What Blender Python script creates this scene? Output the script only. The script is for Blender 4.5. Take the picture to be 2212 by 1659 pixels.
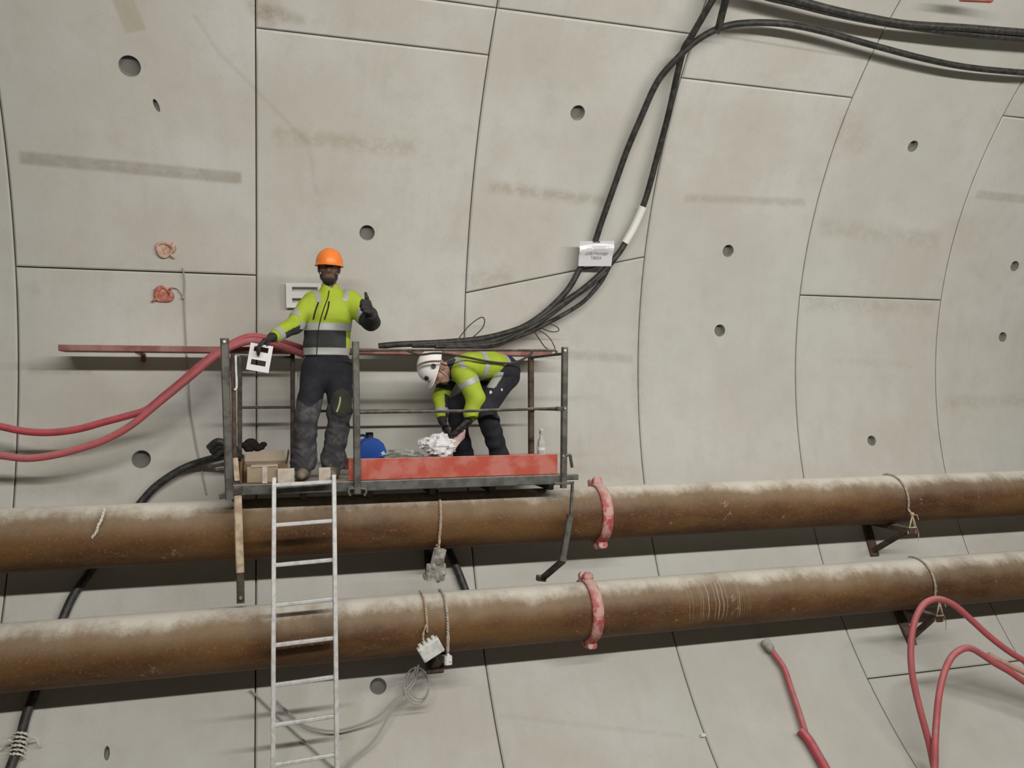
import bpy, bmesh, math, random
import numpy as np
from mathutils import Vector, Matrix, noise as mnoise
random.seed(7); rng = np.random.default_rng(7)
for o in list(bpy.data.objects): bpy.data.objects.remove(o)
SC = bpy.context.scene; COL = SC.collection
PI = math.pi
# ------------------------------------------------------------------ camera
F, CX, CY = 1807.5, 1106.0, 829.5
YAW, PITCH, ROLL = math.radians(16.547), math.radians(0.6), math.radians(-0.153)
R, ZC, YC = 4.5415, 0.1715, 3.5618           # tunnel radius and axis (camera = origin)
_f = Vector((math.sin(YAW)*math.cos(PITCH), math.cos(YAW)*math.cos(PITCH), math.sin(PITCH)))
_r = Vector((math.cos(YAW), -math.sin(YAW), 0)); _u = _r.cross(_f)
cr, sr = math.cos(ROLL), math.sin(ROLL)
CR, CU, CF = cr*_r+sr*_u, cr*_u-sr*_r, _f
cam = bpy.data.cameras.new('camera'); co = bpy.data.objects.new('camera', cam); COL.objects.link(co)
co.matrix_world = Matrix(((CR.x, CU.x, -CF.x, 0), (CR.y, CU.y, -CF.y, 0), (CR.z, CU.z, -CF.z, 0), (0, 0, 0, 1)))
cam.sensor_width = 36; cam.lens = 36*F/2212; cam.clip_start = 0.05
SC.camera = co
# ------------------------------------------------------------------ light
w = bpy.data.worlds.new('world'); SC.world = w; w.use_nodes = True
w.node_tree.nodes['Background'].inputs[0].default_value = (0.75, 0.8, 0.78, 1)
w.node_tree.nodes['Background'].inputs[1].default_value = 0.04
def lamp(x, y, z, power, lx, ly, color=(1.0, 0.966, 0.935), target=None):
    l = bpy.data.lights.new('tunnel_lamp', 'AREA'); l.shape = 'RECTANGLE'; l.size = lx; l.size_y = ly
    l.energy = power; l.color = color
    o = bpy.data.objects.new('tunnel_lamp', l); COL.objects.link(o); o.location = (x, y, z)
    d = Vector(target or (x, 7.6, -0.7))-o.location
    o.rotation_euler = d.to_track_quat('-Z', 'Y').to_euler()
lamp(3.6, .8, 2.9, 760, 13, 0.24)                        # the long row of tube lamps on the near side of the tunnel
SC.view_settings.view_transform = 'Standard'; SC.view_settings.look = 'None'
SC.view_settings.gamma = 1.0; SC.view_settings.use_curve_mapping = False
SC.view_settings.exposure = 0.0
# ------------------------------------------------------------------ pixel helpers
def ray(px, py):
    return CF+CR*((px-CX)/F)-CU*((py-CY)/F)
def at(px, py, Y):
    d = ray(px, py); return d*(Y/d.y)
def atx(px, py, X):
    d = ray(px, py); return d*(X/d.x)
def wall(px, py, off=0.0):
    d = ray(px, py); rr = R-off
    a = d.y*d.y+d.z*d.z; b = d.y*YC+d.z*ZC; c = YC*YC+ZC*ZC-rr*rr
    return d*((b+math.sqrt(b*b-a*c))/a)
def xth(px, py):
    p = wall(px, py); return p.x, math.atan2(p.z-ZC, p.y-YC)
def ang(py):                                   # slope z/y of an X-parallel line seen at px 557
    d = ray(557, py); return d.z/d.y
# ------------------------------------------------------------------ mesh helpers
BASE = {}
def tag(o, label=None, cat=None, group=None, kind=None):
    if label: o['label'] = label
    if cat: o['category'] = cat
    if group: o['group'] = group
    if kind: o['kind'] = kind
    return o
def thing(name, label, cat, base=(0, 0, 0), group=None):
    o = bpy.data.objects.new(name, None); o.empty_display_size = 0.1; COL.objects.link(o)
    o.location = base; BASE[o.name] = Vector(base)
    return tag(o, label, cat, group)
def link_mesh(name, verts, faces, mats, parent=None, base=None, smooth=False, angle=40, midx=None):
    b = BASE[parent.name] if parent is not None else Vector(base or (0, 0, 0))
    me = bpy.data.meshes.new(name)
    V = np.asarray([tuple(v) for v in verts] if not isinstance(verts, np.ndarray) else verts, dtype=float)-np.array(b)
    me.from_pydata(V.tolist(), [], [tuple(int(i) for i in f) for f in faces])
    for m in (mats if isinstance(mats, (list, tuple)) else [mats]): me.materials.append(m)
    if midx is not None: me.polygons.foreach_set('material_index', np.asarray(midx, dtype=np.int32))
    if smooth:
        me.polygons.foreach_set('use_smooth', [True]*len(me.polygons))
        me.update(); me.set_sharp_from_angle(angle=math.radians(angle))
    me.update()
    o = bpy.data.objects.new(name, me); COL.objects.link(o)
    BASE[o.name] = b
    if parent is not None: o.parent = parent
    else: o.location = b
    return o
def frame(d, up=None):
    d = Vector(d).normalized()
    up = Vector(up) if up is not None else (Vector((0, 0, 1)) if abs(d.z) < 0.95 else Vector((0, 1, 0)))
    x = d.cross(up)
    if x.length < 1e-6: x = d.cross(Vector((1, 0, 0)))
    x.normalize(); y = x.cross(d).normalized(); return x, y, d
class MB:
    def __init__(s): s.v, s.f, s.m = [], [], []; s.mi = 0
    def add(s, vs, fs):
        o = len(s.v); s.v += [Vector(v) for v in vs]; s.f += [tuple(i+o for i in f) for f in fs]; s.m += [s.mi]*len(fs); return s
    def beam(s, p0, p1, w, h, up=None, c=None):          # chamfered bar, w sideways, h along up
        p0, p1 = Vector(p0), Vector(p1); x, y, d = frame(p1-p0, up); c = min(w, h)*0.15 if c is None else c
        a, b = w/2, h/2
        prof = [(a, b-c), (a-c, b), (-a+c, b), (-a, b-c), (-a, -b+c), (-a+c, -b), (a-c, -b), (a, -b+c)]
        return s.extr(prof, p0, p1, x, y)
    def extr(s, prof, p0, p1, x, y):
        n = len(prof); vs = [p+x*q[0]+y*q[1] for p in (Vector(p0), Vector(p1)) for q in prof]
        fs = [(i, (i+1) % n, n+(i+1) % n, n+i) for i in range(n)]+[tuple(range(n-1, -1, -1)), tuple(range(n, 2*n))]
        return s.add(vs, fs)
    def angle(s, p0, p1, w, h, t, up=None):             # L section
        p0, p1 = Vector(p0), Vector(p1); x, y, d = frame(p1-p0, up)
        return s.extr([(0, 0), (w, 0), (w, t), (t, t), (t, h), (0, h)], p0, p1, x, y)
    def channel(s, p0, p1, w, h, t, up=None):           # C section open to +x
        p0, p1 = Vector(p0), Vector(p1); x, y, d = frame(p1-p0, up); b = h/2
        return s.extr([(0, -b), (w, -b), (w, -b+t), (t, -b+t), (t, b-t), (w, b-t), (w, b), (0, b)], p0, p1, x, y)
    def cyl(s, p0, p1, r0, r1=None, n=14, ch=0.0):
        r1 = r0 if r1 is None else r1
        if ch:
            d = (Vector(p1)-Vector(p0)).normalized()*ch
            return s.rings([(p0, r0-ch), (Vector(p0)+d, r0), (Vector(p1)-d, r1), (p1, r1-ch)], n)
        return s.rings([(p0, r0), (p1, r1)], n)
    def rings(s, pr, n=14):                             # straight lathe through (point, radius)
        P = [Vector(p) for p, _ in pr]; x, y, d = frame(P[-1]-P[0]); vs = []
        for p, (_, r) in zip(P, pr):
            vs += [p+(x*math.cos(2*PI*i/n)+y*math.sin(2*PI*i/n))*r for i in range(n)]
        fs = [(k*n+i, k*n+(i+1) % n, (k+1)*n+(i+1) % n, (k+1)*n+i) for k in range(len(pr)-1) for i in range(n)]
        fs += [tuple(range(n-1, -1, -1)), tuple(range((len(pr)-1)*n, len(pr)*n))]
        return s.add(vs, fs)
    def tube(s, pts, r, n=10, closed=False, rad=None):
        P = [Vector(p) for p in pts]; N = len(P); vs = []; y = None
        for i in range(N):
            d = (P[(i+1) % N]-P[i-1]) if closed else (P[min(i+1, N-1)]-P[max(i-1, 0)])
            d.normalize()
            if y is None: x, y, _ = frame(d)
            else:
                y = (y-d*y.dot(d)).normalized(); x = d.cross(y)*-1; x = y.cross(d)*-1
            x = d.cross(y).normalized()
            rr = rad[i] if rad is not None else r
            vs += [P[i]+(x*math.cos(2*PI*k/n)+y*math.sin(2*PI*k/n))*rr for k in range(n)]
        M = N if closed else N-1
        fs = [(k*n+i, k*n+(i+1) % n, ((k+1) % N)*n+(i+1) % n, ((k+1) % N)*n+i) for k in range(M) for i in range(n)]
        if not closed: fs += [tuple(range(n-1, -1, -1)), tuple(range((N-1)*n, N*n))]
        return s.add(vs, fs)
    def sphere(s, c, r, n=12, m=8, sc=(1, 1, 1), rot=None):
        c = Vector(c); vs = []; fs = []
        for j in range(m+1):
            a = PI*j/m
            for i in range(n):
                p = Vector((math.sin(a)*math.cos(2*PI*i/n)*sc[0], math.sin(a)*math.sin(2*PI*i/n)*sc[1], math.cos(a)*sc[2]))*r
                vs.append(c+(rot @ p if rot else p))
        for j in range(m):
            for i in range(n): fs.append((j*n+i, (j+1)*n+i, (j+1)*n+(i+1) % n, j*n+(i+1) % n))
        return s.add(vs, fs)
    def rope(s, pts, r, pitch=0.05, n=7):               # two twisted strands
        P = [Vector(p) for p in pts]; L = 0; A = [[], []]
        for i, p in enumerate(P):
            if i: L += (p-P[i-1]).length
            x, y, d = frame(P[min(i+1, len(P)-1)]-P[max(i-1, 0)])
            for k in (0, 1):
                a = 2*PI*L/pitch+k*PI
                A[k].append(p+(x*math.cos(a)+y*math.sin(a))*r*0.55)
        for k in (0, 1): s.tube(A[k], r*0.62, n)
        return s
    def build(s, name, mat, parent=None, base=None, smooth=False, angle=40):
        o = link_mesh(name, s.v, s.f, mat, parent, base, smooth, angle, s.m if isinstance(mat, (list, tuple)) else None)
        return o
def spline(pts, n=8):
    P = [Vector(p) for p in pts]; out = []
    for i in range(len(P)-1):
        a, b, c, d = P[max(i-1, 0)], P[i], P[i+1], P[min(i+2, len(P)-1)]
        for k in range(n):
            t = k/n
            out.append(0.5*((2*b)+(c-a)*t+(2*a-5*b+4*c-d)*t*t+(3*b-a-3*c+d)*t**3))
    return out+[P[-1]]
# ------------------------------------------------------------------ materials
def nt(name):
    m = bpy.data.materials.new(name); m.use_nodes = True
    t = m.node_tree; return m, t, t.nodes, t.links, t.nodes['Principled BSDF']
def mnode(N, op, a=None, b=None, L=None, clamp=False):
    n = N.new('ShaderNodeMath'); n.operation = op; n.use_clamp = clamp
    for i, v in enumerate((a, b)):
        if v is None: continue
        if isinstance(v, (int, float)): n.inputs[i].default_value = v
        else: L.new(v, n.inputs[i])
    return n.outputs[0]
def mixc(N, L, f, a, b):
    n = N.new('ShaderNodeMix'); n.data_type = 'RGBA'
    for s, v in ((n.inputs[0], f), (n.inputs[6], a), (n.inputs[7], b)):
        if isinstance(v, (int, float)): s.default_value = v
        elif isinstance(v, tuple): s.default_value = (*v, 1) if len(v) == 3 else v
        else: L.new(v, s)
    return n.outputs[2]
def noise(N, L, co, scale, detail=4, rough=0.55, w=None):
    n = N.new('ShaderNodeTexNoise'); n.inputs['Scale'].default_value = scale; n.inputs['Detail'].default_value = detail
    n.inputs['Roughness'].default_value = rough
    if co is not None: L.new(co, n.inputs['Vector'])
    return n.outputs[0]
def rampv(N, L, v, lo, hi, smooth=True):
    n = N.new('ShaderNodeMapRange'); n.interpolation_type = 'SMOOTHSTEP' if smooth else 'LINEAR'
    L.new(v, n.inputs[0]); n.inputs[1].default_value = lo; n.inputs[2].default_value = hi; return n.outputs[0]
def bump(N, L, B, h, s=0.2, d=0.01):
    n = N.new('ShaderNodeBump'); n.inputs['Strength'].default_value = s; n.inputs['Distance'].default_value = d
    L.new(h, n.inputs['Height']); L.new(n.outputs[0], B.inputs['Normal'])
def mat(name, c, rough=0.6, metal=0.0, c2=None, scale=8.0, lo=0.4, hi=0.65, bmp=0.0, bs=60.0, spec=0.4, trans=0.0, dust=None, sheen=0):
    m, t, N, L, B = nt(name)
    tc = N.new('ShaderNodeTexCoord').outputs['Object']
    B.inputs['Roughness'].default_value = rough; B.inputs['Metallic'].default_value = metal
    B.inputs['Specular IOR Level'].default_value = spec
    if trans: B.inputs['Transmission Weight'].default_value = trans
    col = tuple(c)
    if c2: col = mixc(N, L, rampv(N, L, noise(N, L, tc, scale, 5), lo, hi), tuple(c), tuple(c2))
    if dust:                                             # settled dust lies on faces that look up
        g = N.new('ShaderNodeNewGeometry'); sx = N.new('ShaderNodeSeparateXYZ'); L.new(g.outputs['Normal'], sx.inputs[0])
        k = mnode(N, 'ADD', sx.outputs[2], mnode(N, 'MULTIPLY', mnode(N, 'SUBTRACT', noise(N, L, tc, 14, 5), 0.5, L), 0.9, L), L)
        col = mixc(N, L, mnode(N, 'MULTIPLY', rampv(N, L, k, 0.35, 0.95), dust[1], L), col, tuple(dust[0]))
    if isinstance(col, tuple): B.inputs['Base Color'].default_value = (*col, 1)
    else: L.new(col, B.inputs['Base Color'])
    if bmp: bump(N, L, B, noise(N, L, tc, bs, 4), bmp, 0.01)
    return m
def strip_group():
    g = bpy.data.node_groups.new('stain_and_line_strip', 'ShaderNodeTree')
    names = ['X', 'S', 'CX', 'CS', 'CA', 'SA', 'HL', 'HW', 'Soft']
    for n in names: g.interface.new_socket(n, in_out='INPUT', socket_type='NodeSocketFloat')
    g.interface.new_socket('Mask', in_out='OUTPUT', socket_type='NodeSocketFloat')
    N, L = g.nodes, g.links; I = N.new('NodeGroupInput').outputs; O = N.new('NodeGroupOutput').inputs
    M = lambda op, a, b=None: mnode(N, op, a, b, L)
    dx = M('SUBTRACT', I['X'], I['CX']); ds = M('SUBTRACT', I['S'], I['CS'])
    u = M('ABSOLUTE', M('ADD', M('MULTIPLY', dx, I['CA']), M('MULTIPLY', ds, I['SA'])))
    v = M('ABSOLUTE', M('SUBTRACT', M('MULTIPLY', ds, I['CA']), M('MULTIPLY', dx, I['SA'])))
    def edge(q, h):
        n = N.new('ShaderNodeMapRange'); n.interpolation_type = 'SMOOTHSTEP'
        L.new(q, n.inputs[0]); L.new(M('ADD', h, I['Soft']), n.inputs[1]); L.new(M('SUBTRACT', h, I['Soft']), n.inputs[2]); return n.outputs[0]
    L.new(M('MULTIPLY', edge(u, I['HL']), edge(v, I['HW'])), O['Mask'])
    return g
# stains and thin dark lines on the lining: (px0,py0,px1,py1, width px, softness px, strength, colour, break-up)
ST = [(42, 340, 522, 385, 26, 5, .50, (.21, .18, .13), .35), (250, -40, 294, 68, 44, 4, .40, (.30, .27, .15), .3),
      (555, -10, 600, 50, 60, 14, .45, (.25, .18, .11), .6), (555, 22, 660, 46, 22, 10, .35, (.22, .18, .12), .6),
      (590, 290, 900, 322, 34, 14, .38, (.30, .26, .16), .8), (1052, 402, 1310, 436, 22, 10, .40, (.26, .21, .14), .8),
      (1480, 428, 1740, 437, 16, 6, .38, (.27, .24, .18), .6), (2110, 420, 2230, 432, 18, 4, .42, (.26, .25, .16), .4),
      (1210, 765, 1366, 775, 18, 6, .36, (.28, .25, .20), .5), (60, 800, 200, 803, 14, 5, .35, (.27, .25, .17), .6),
      (30, 1055, 260, 1053, 34, 14, .30, (.24, .26, .18), .5), (1010, 608, 1110, 590, 34, 14, .30, (.28, .23, .16), .8),
      (1740, 650, 2020, 668, 34, 14, .30, (.30, .28, .20), .8), (1770, 490, 2030, 520, 34, 14, .28, (.30, .26, .19), .85),
      (1810, 250, 1870, 330, 50, 26, .25, (.27, .22, .15), .8), (2040, 868, 2212, 866, 22, 10, .30, (.30, .27, .17), .8),
      (1800, 780, 1990, 790, 14, 8, .2, (.32, .29, .23), .8), (60, 610, 80, 640, 26, 10, .28, (.28, .26, .18), .5),
      (418, 30, 470, 110, 8, 4, .22, (.28, .28, .24), .3), (470, 110, 668, 312, 9, 4, .22, (.28, .27, .22), .4),
      (668, 312, 684, 420, 9, 5, .20, (.28, .27, .24), .5), (1560, 78, 1880, 129, 5, 2, .38, (.22, .21, .17), .2),  # last entry: a thin darker line across one ring
      (1400, 440, 1385, 900, 34, 16, .20, (.30, .25, .18), .7), (1180, 1015, 1380, 1022, 30, 14, .22, (.30, .27, .22), .7),
      (1500, 1245, 1720, 1225, 8, 4, .25, (.26, .26, .24), .3), (1080, 1545, 1480, 1590, 10, 5, .18, (.30, .29, .26), .5),
      (700, 400, 740, 560, 90, 40, .10, (.32, .31, .28), .6), (1140, 40, 1200, 260, 60, 30, .12, (.3, .28, .22), .7)]
def concrete():
    m, t, N, L, B = nt('segment_concrete')
    tc = N.new('ShaderNodeTexCoord').outputs['Object']
    s = N.new('ShaderNodeSeparateXYZ'); L.new(tc, s.inputs[0])
    th = mnode(N, 'ARCTAN2', mnode(N, 'SUBTRACT', s.outputs[2], ZC, L), mnode(N, 'SUBTRACT', s.outputs[1], YC, L), L)
    arc = mnode(N, 'MULTIPLY', th, R, L)
    big = noise(N, L, tc, 0.9, 6, .6); mid = noise(N, L, tc, 5, 6, .65); fine = noise(N, L, tc, 90, 3, .7)
    cv = N.new('ShaderNodeCombineXYZ'); L.new(s.outputs[0], cv.inputs[0]); L.new(mnode(N, 'MULTIPLY', arc, 0.12, L), cv.inputs[1])
    streak = noise(N, L, cv.outputs[0], 7, 4, .6)
    col = mixc(N, L, rampv(N, L, big, .3, .7), (.475, .452, .398), (.535, .530, .487))
    col = mixc(N, L, mnode(N, 'MULTIPLY', rampv(N, L, mid, .45, .75), .30, L), col, (.41, .385, .325))
    col = mixc(N, L, mnode(N, 'MULTIPLY', rampv(N, L, streak, .5, .75), .18, L), col, (.40, .375, .32))
    col = mixc(N, L, mnode(N, 'MULTIPLY', rampv(N, L, fine, .5, .8), .55, L), col, (.34, .32, .28))
    hue = noise(N, L, tc, 0.35, 3)
    col = mixc(N, L, mnode(N, 'MULTIPLY', rampv(N, L, hue, .48, .62), .35, L), col, (.44, .455, .405))
    G = strip_group(); brk = noise(N, L, tc, 11, 5, .7)
    for (x0, y0, x1, y1, wd, so, stg, c, bk) in ST:
        a, b = xth(x0, y0), xth(x1, y1); dx, ds = b[0]-a[0], (b[1]-a[1])*R; ln = math.hypot(dx, ds)
        mx, my = (x0+x1)/2, (y0+y1)/2; k = wall(mx, my).dot(CF)/F
        g = N.new('ShaderNodeGroup'); g.node_tree = G
        L.new(s.outputs[0], g.inputs['X']); L.new(arc, g.inputs['S'])
        for n_, v_ in (('CX', (a[0]+b[0])/2), ('CS', (a[1]+b[1])/2*R), ('CA', dx/ln), ('SA', ds/ln), ('HL', ln/2), ('HW', wd*k/2), ('Soft', so*k)):
            g.inputs[n_].default_value = v_
        f = mnode(N, 'MULTIPLY', g.outputs[0], stg, L)
        f = mnode(N, 'MULTIPLY', f, mnode(N, 'ADD', mnode(N, 'MULTIPLY', rampv(N, L, brk, .35, .6), bk, L), 1-bk, L), L)
        col = mixc(N, L, f, col, c)
    L.new(col, B.inputs['Base Color']); B.inputs['Roughness'].default_value = 0.85; B.inputs['Specular IOR Level'].default_value = 0.25
    bump(N, L, B, mnode(N, 'ADD', mid, mnode(N, 'MULTIPLY', fine, .5, L), L), .12, .01)
    return m
def rust(name, rings=None):
    m, t, N, L, B = nt(name)
    tc = N.new('ShaderNodeTexCoord').outputs['Object']
    mp = N.new('ShaderNodeMapping'); mp.inputs['Scale'].default_value = (0.35, 1, 1); L.new(tc, mp.inputs[0])
    a = noise(N, L, mp.outputs[0], 2.2, 6, .65); b = noise(N, L, mp.outputs[0], 9, 6, .7); c = noise(N, L, tc, 45, 4, .7)
    col = mixc(N, L, rampv(N, L, a, .36, .64), (.072, .030, .012), (.150, .076, .025))
    col = mixc(N, L, mnode(N, 'MULTIPLY', rampv(N, L, b, .48, .7), .55, L), col, (.085, .052, .034))
    col = mixc(N, L, mnode(N, 'MULTIPLY', rampv(N, L, c, .54, .70), .38, L), col, (.29, .19, .095))
    pt = noise(N, L, tc, 5.1, 7, .8)
    col = mixc(N, L, mnode(N, 'MULTIPLY', rampv(N, L, pt, .62, .68), .5, L), col, (.42, .35, .26))
    g = N.new('ShaderNodeNewGeometry'); sx = N.new('ShaderNodeSeparateXYZ'); L.new(g.outputs['Normal'], sx.inputs[0])
    so = N.new('ShaderNodeSeparateXYZ'); L.new(tc, so.inputs[0])
    lng = N.new('ShaderNodeCombineXYZ'); L.new(so.outputs[0], lng.inputs[0]); bands = noise(N, L, lng.outputs[0], 1.3, 4, .6)
    mp2 = N.new('ShaderNodeMapping'); mp2.inputs['Scale'].default_value = (1.0, .8, .8); L.new(tc, mp2.inputs[0])
    dn = noise(N, L, mp2.outputs[0], 7, 8, .75)
    k = mnode(N, 'ADD', sx.outputs[2], mnode(N, 'ADD', mnode(N, 'MULTIPLY', mnode(N, 'SUBTRACT', dn, .5, L), .55, L), mnode(N, 'MULTIPLY', mnode(N, 'SUBTRACT', bands, .5, L), .8, L), L), L)
    col = mixc(N, L, mnode(N, 'MULTIPLY', rampv(N, L, k, -.02, .88), .62, L), col, (.30, .24, .16))
    col = mixc(N, L, mnode(N, 'MULTIPLY', rampv(N, L, k, .58, 1.04), .97, L), col, (.66, .63, .55))
    if rings:                                            # pale scraped rings round one stretch
        xc, hw = rings; d = mnode(N, 'ABSOLUTE', mnode(N, 'SUBTRACT', so.outputs[0], xc, L), None, L)
        ms = rampv(N, L, d, hw, hw*.8)
        wob = mnode(N, 'ADD', so.outputs[0], mnode(N, 'MULTIPLY', mnode(N, 'SUBTRACT', noise(N, L, tc, 3, 2), .5, L), .08, L), L)
        cx_ = N.new('ShaderNodeCombineXYZ'); L.new(wob, cx_.inputs[0]); st = noise(N, L, cx_.outputs[0], 48, 3, .6)
        f = mnode(N, 'MULTIPLY', mnode(N, 'MULTIPLY', rampv(N, L, st, .52, .64), ms, L), rampv(N, L, sx.outputs[2], -.62, -.25), L)
        col = mixc(N, L, mnode(N, 'MULTIPLY', f, .62, L), col, (.50, .44, .35))
    L.new(col, B.inputs['Base Color']); B.inputs['Roughness'].default_value = .62; B.inputs['Specular IOR Level'].default_value = .3
    bump(N, L, B, mnode(N, 'ADD', b, c, L), .25, .006)
    return m
M = {}
M['con'] = concrete(); M['rust'] = rust('rusty_steel'); M['sock'] = mat('socket_interior', (.27, .265, .235), .9, c2=(.20, .195, .17), scale=20)  # hole interiors take a darker tone than the segment face
M['grout'] = mat('joint_grout', (.17, .165, .145), .9)
M['dull'] = mat('dull_concrete', (.20, .195, .175), .9, c2=(.15, .145, .13), scale=1.2)
M['floor'] = mat('floor_concrete', (.22, .21, .19), .9, c2=(.15, .145, .13), scale=1.5)
DUST = (.45, .40, .34)
M['galv'] = mat('galvanised_steel', (.13, .125, .108), .55, .3, (.07, .066, .055), 12, bmp=.1, dust=(DUST, .5))
M['dsteel'] = mat('dark_steel', (.055, .045, .036), .6, .2, (.10, .085, .065), 14, dust=(DUST, .6))
M['beam'] = mat('grey_deck_beam', (.12, .12, .108), .65, .1, (.075, .072, .064), 9, dust=(DUST, .7))
M['brown'] = mat('brown_steel', (.055, .032, .02), .7, 0, (.10, .065, .045), 10, dust=(DUST, .4))
M['cream'] = mat('cream_paint_steel', (.56, .45, .31), .6, 0, (.36, .27, .18), 13, bmp=.1)
M['redp'] = mat('red_paint_steel', (.43, .075, .045), .5, 0, (.47, .155, .12), 7, .40, .62, dust=(DUST, .5))
M['pinkp'] = mat('dusty_red_rail', (.20, .075, .06), .6, 0, (.30, .15, .12), 6, dust=((.52, .40, .36), .7))
M['coup'] = mat('red_coupling', (.40, .085, .075), .55, 0, (.55, .32, .28), 11, .45, .58, bmp=.15, dust=((.55, .42, .37), .85))
M['bolt'] = mat('zinc_bolt', (.62, .56, .52), .35, .7)
M['alu'] = mat('aluminium', (.66, .66, .64), .5, .15, (.52, .52, .50), 20)
M['black'] = mat('black_cable_sheath', (.022, .021, .019), .5, 0, (.05, .047, .04), 25, bmp=.1, bs=40)
M['black2'] = mat('black_cable_dusty', (.018, .017, .015), .55, 0, (.045, .042, .036), 18)
M['hose'] = mat('red_hose_rubber', (.44, .06, .075), .45, 0, (.34, .06, .07), 9, dust=((.58, .38, .37), .25))
M['hose2'] = mat('dusty_red_hose_rubber', (.45, .10, .105), .5, 0, (.37, .105, .11), 9, dust=((.58, .42, .39), .3))
M['hoseP'] = mat('dusty_pink_hose_rubber', (.55, .33, .26), .55, 0, (.48, .24, .20), 9)
M['white'] = mat('white_plastic', (.74, .73, .71), .45)
M['boxw'] = mat('white_box_plastic', (.66, .67, .63), .5, 0, (.52, .53, .49), 18)
M['paper'] = mat('white_paper_film', (.62, .62, .63), .14, spec=.7)
M['sleeve'] = mat('white_marker_sleeve', (.70, .70, .66), .5)
M['ink'] = mat('grey_ink', (.28, .28, .29), .6)
M['rope'] = mat('beige_rope', (.50, .40, .29), .85, 0, (.36, .27, .18), 30)
M['rope2'] = mat('grey_rope', (.46, .41, .34), .85, 0, (.30, .26, .21), 30)
M['cord'] = mat('white_cord', (.66, .62, .54), .85)
M['wire'] = mat('thin_grey_wire', (.33, .32, .29), .6)
M['bwire'] = mat('thin_dark_wire', (.035, .033, .028), .6)
M['orange'] = mat('orange_plastic_socket', (.52, .20, .14), .55, 0, (.30, .10, .07), 30, dust=(DUST, .4))
M['orangeP'] = mat('pale_orange_plastic', (.55, .38, .29), .55, 0, (.40, .24, .17), 30)
M['mortar'] = mat('splashed_mortar', (.40, .385, .34), .9, 0, (.16, .15, .13), 9, bmp=.4, bs=30)
M['card'] = mat('cardboard', (.32, .25, .17), .85, 0, (.26, .195, .13), 5)
M['cardl'] = mat('pale_cardboard', (.42, .35, .26), .85)
M['cardd'] = mat('dark_cardboard', (.15, .095, .05), .85)
M['blk'] = mat('wood_block', (.50, .44, .36), .8, 0, (.40, .34, .27), 14)
M['plank'] = mat('deck_plank', (.24, .18, .12), .8, 0, (.15, .11, .075), 6, dust=(DUST, .6))
M['blue'] = mat('blue_plastic', (.022, .075, .31), .35)
M['bluel'] = mat('pale_blue_label', (.35, .45, .62), .5)
M['dkcap'] = mat('dark_plastic', (.02, .02, .02), .5)
M['blackf'] = mat('black_fabric', (.018, .012, .011), .9)
def clear_plastic(name, c, tr, rough):
    m, t, N, L, B = nt(name)
    B.inputs['Base Color'].default_value = (*c, 1); B.inputs['Roughness'].default_value = rough
    B.inputs['Transmission Weight'].default_value = tr; B.inputs['IOR'].default_value = 1.2
    return m
M['film'] = clear_plastic('thin_plastic_film', (.74, .80, .74), .72, .30)
M['bag'] = clear_plastic('white_bag_film', (.84, .82, .82), .18, .75)
M['clear'] = clear_plastic('clear_bottle_plastic', (.93, .95, .95), .92, .12)
M['pink'] = mat('pale_pink_cloth', (.52, .36, .345), .9)
M['yellow'] = mat('hi_vis_yellow_fabric', (.35, .45, .03), .75, 0, (.30, .39, .026), 6, bmp=.15, bs=25)
M['refl'] = mat('grey_reflective_tape', (.36, .37, .35), .45, .1)
M['char'] = mat('charcoal_fabric', (.026, .028, .028), .85, 0, (.036, .039, .039), 10)
M['navy'] = mat('navy_work_trousers', (.013, .013, .018), .9, 0, (.022, .022, .028), 9)
M['dusty'] = mat('dusty_work_trousers', (.045, .043, .048), .9, 0, (.10, .096, .095), 14, .42, .66)
M['olive'] = mat('olive_knee_pad', (.036, .038, .024), .85, 0, (.028, .028, .024), 12)
M['lime'] = mat('pale_lime_trim', (.42, .46, .20), .7)
M['glove'] = mat('dark_grey_glove', (.020, .018, .017), .8, 0, (.040, .036, .034), 30)
M['boot'] = mat('dusty_brown_boot', (.13, .10, .07), .8, 0, (.22, .18, .135), 16)
M['sole'] = mat('dark_boot_sole', (.04, .034, .028), .9)
M['skin'] = mat('dark_brown_skin', (.125, .066, .047), .5, 0, (.10, .052, .037), 20)
M['lips'] = mat('dark_lips', (.125, .062, .052), .5)
M['beard'] = mat('black_beard', (.032, .023, .018), .9)
M['skin2'] = mat('light_brown_skin', (.36, .215, .15), .5)
M['eyew'] = mat('eye_white', (.45, .42, .38), .3)
M['eyed'] = mat('eye_dark', (.01, .008, .006), .2)
M['helo'] = mat('orange_helmet_shell', (.85, .22, .03), .35)
M['helw'] = mat('white_helmet_shell', (.80, .75, .72), .35)
M['strapw'] = mat('pale_strap', (.55, .53, .50), .7)
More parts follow.
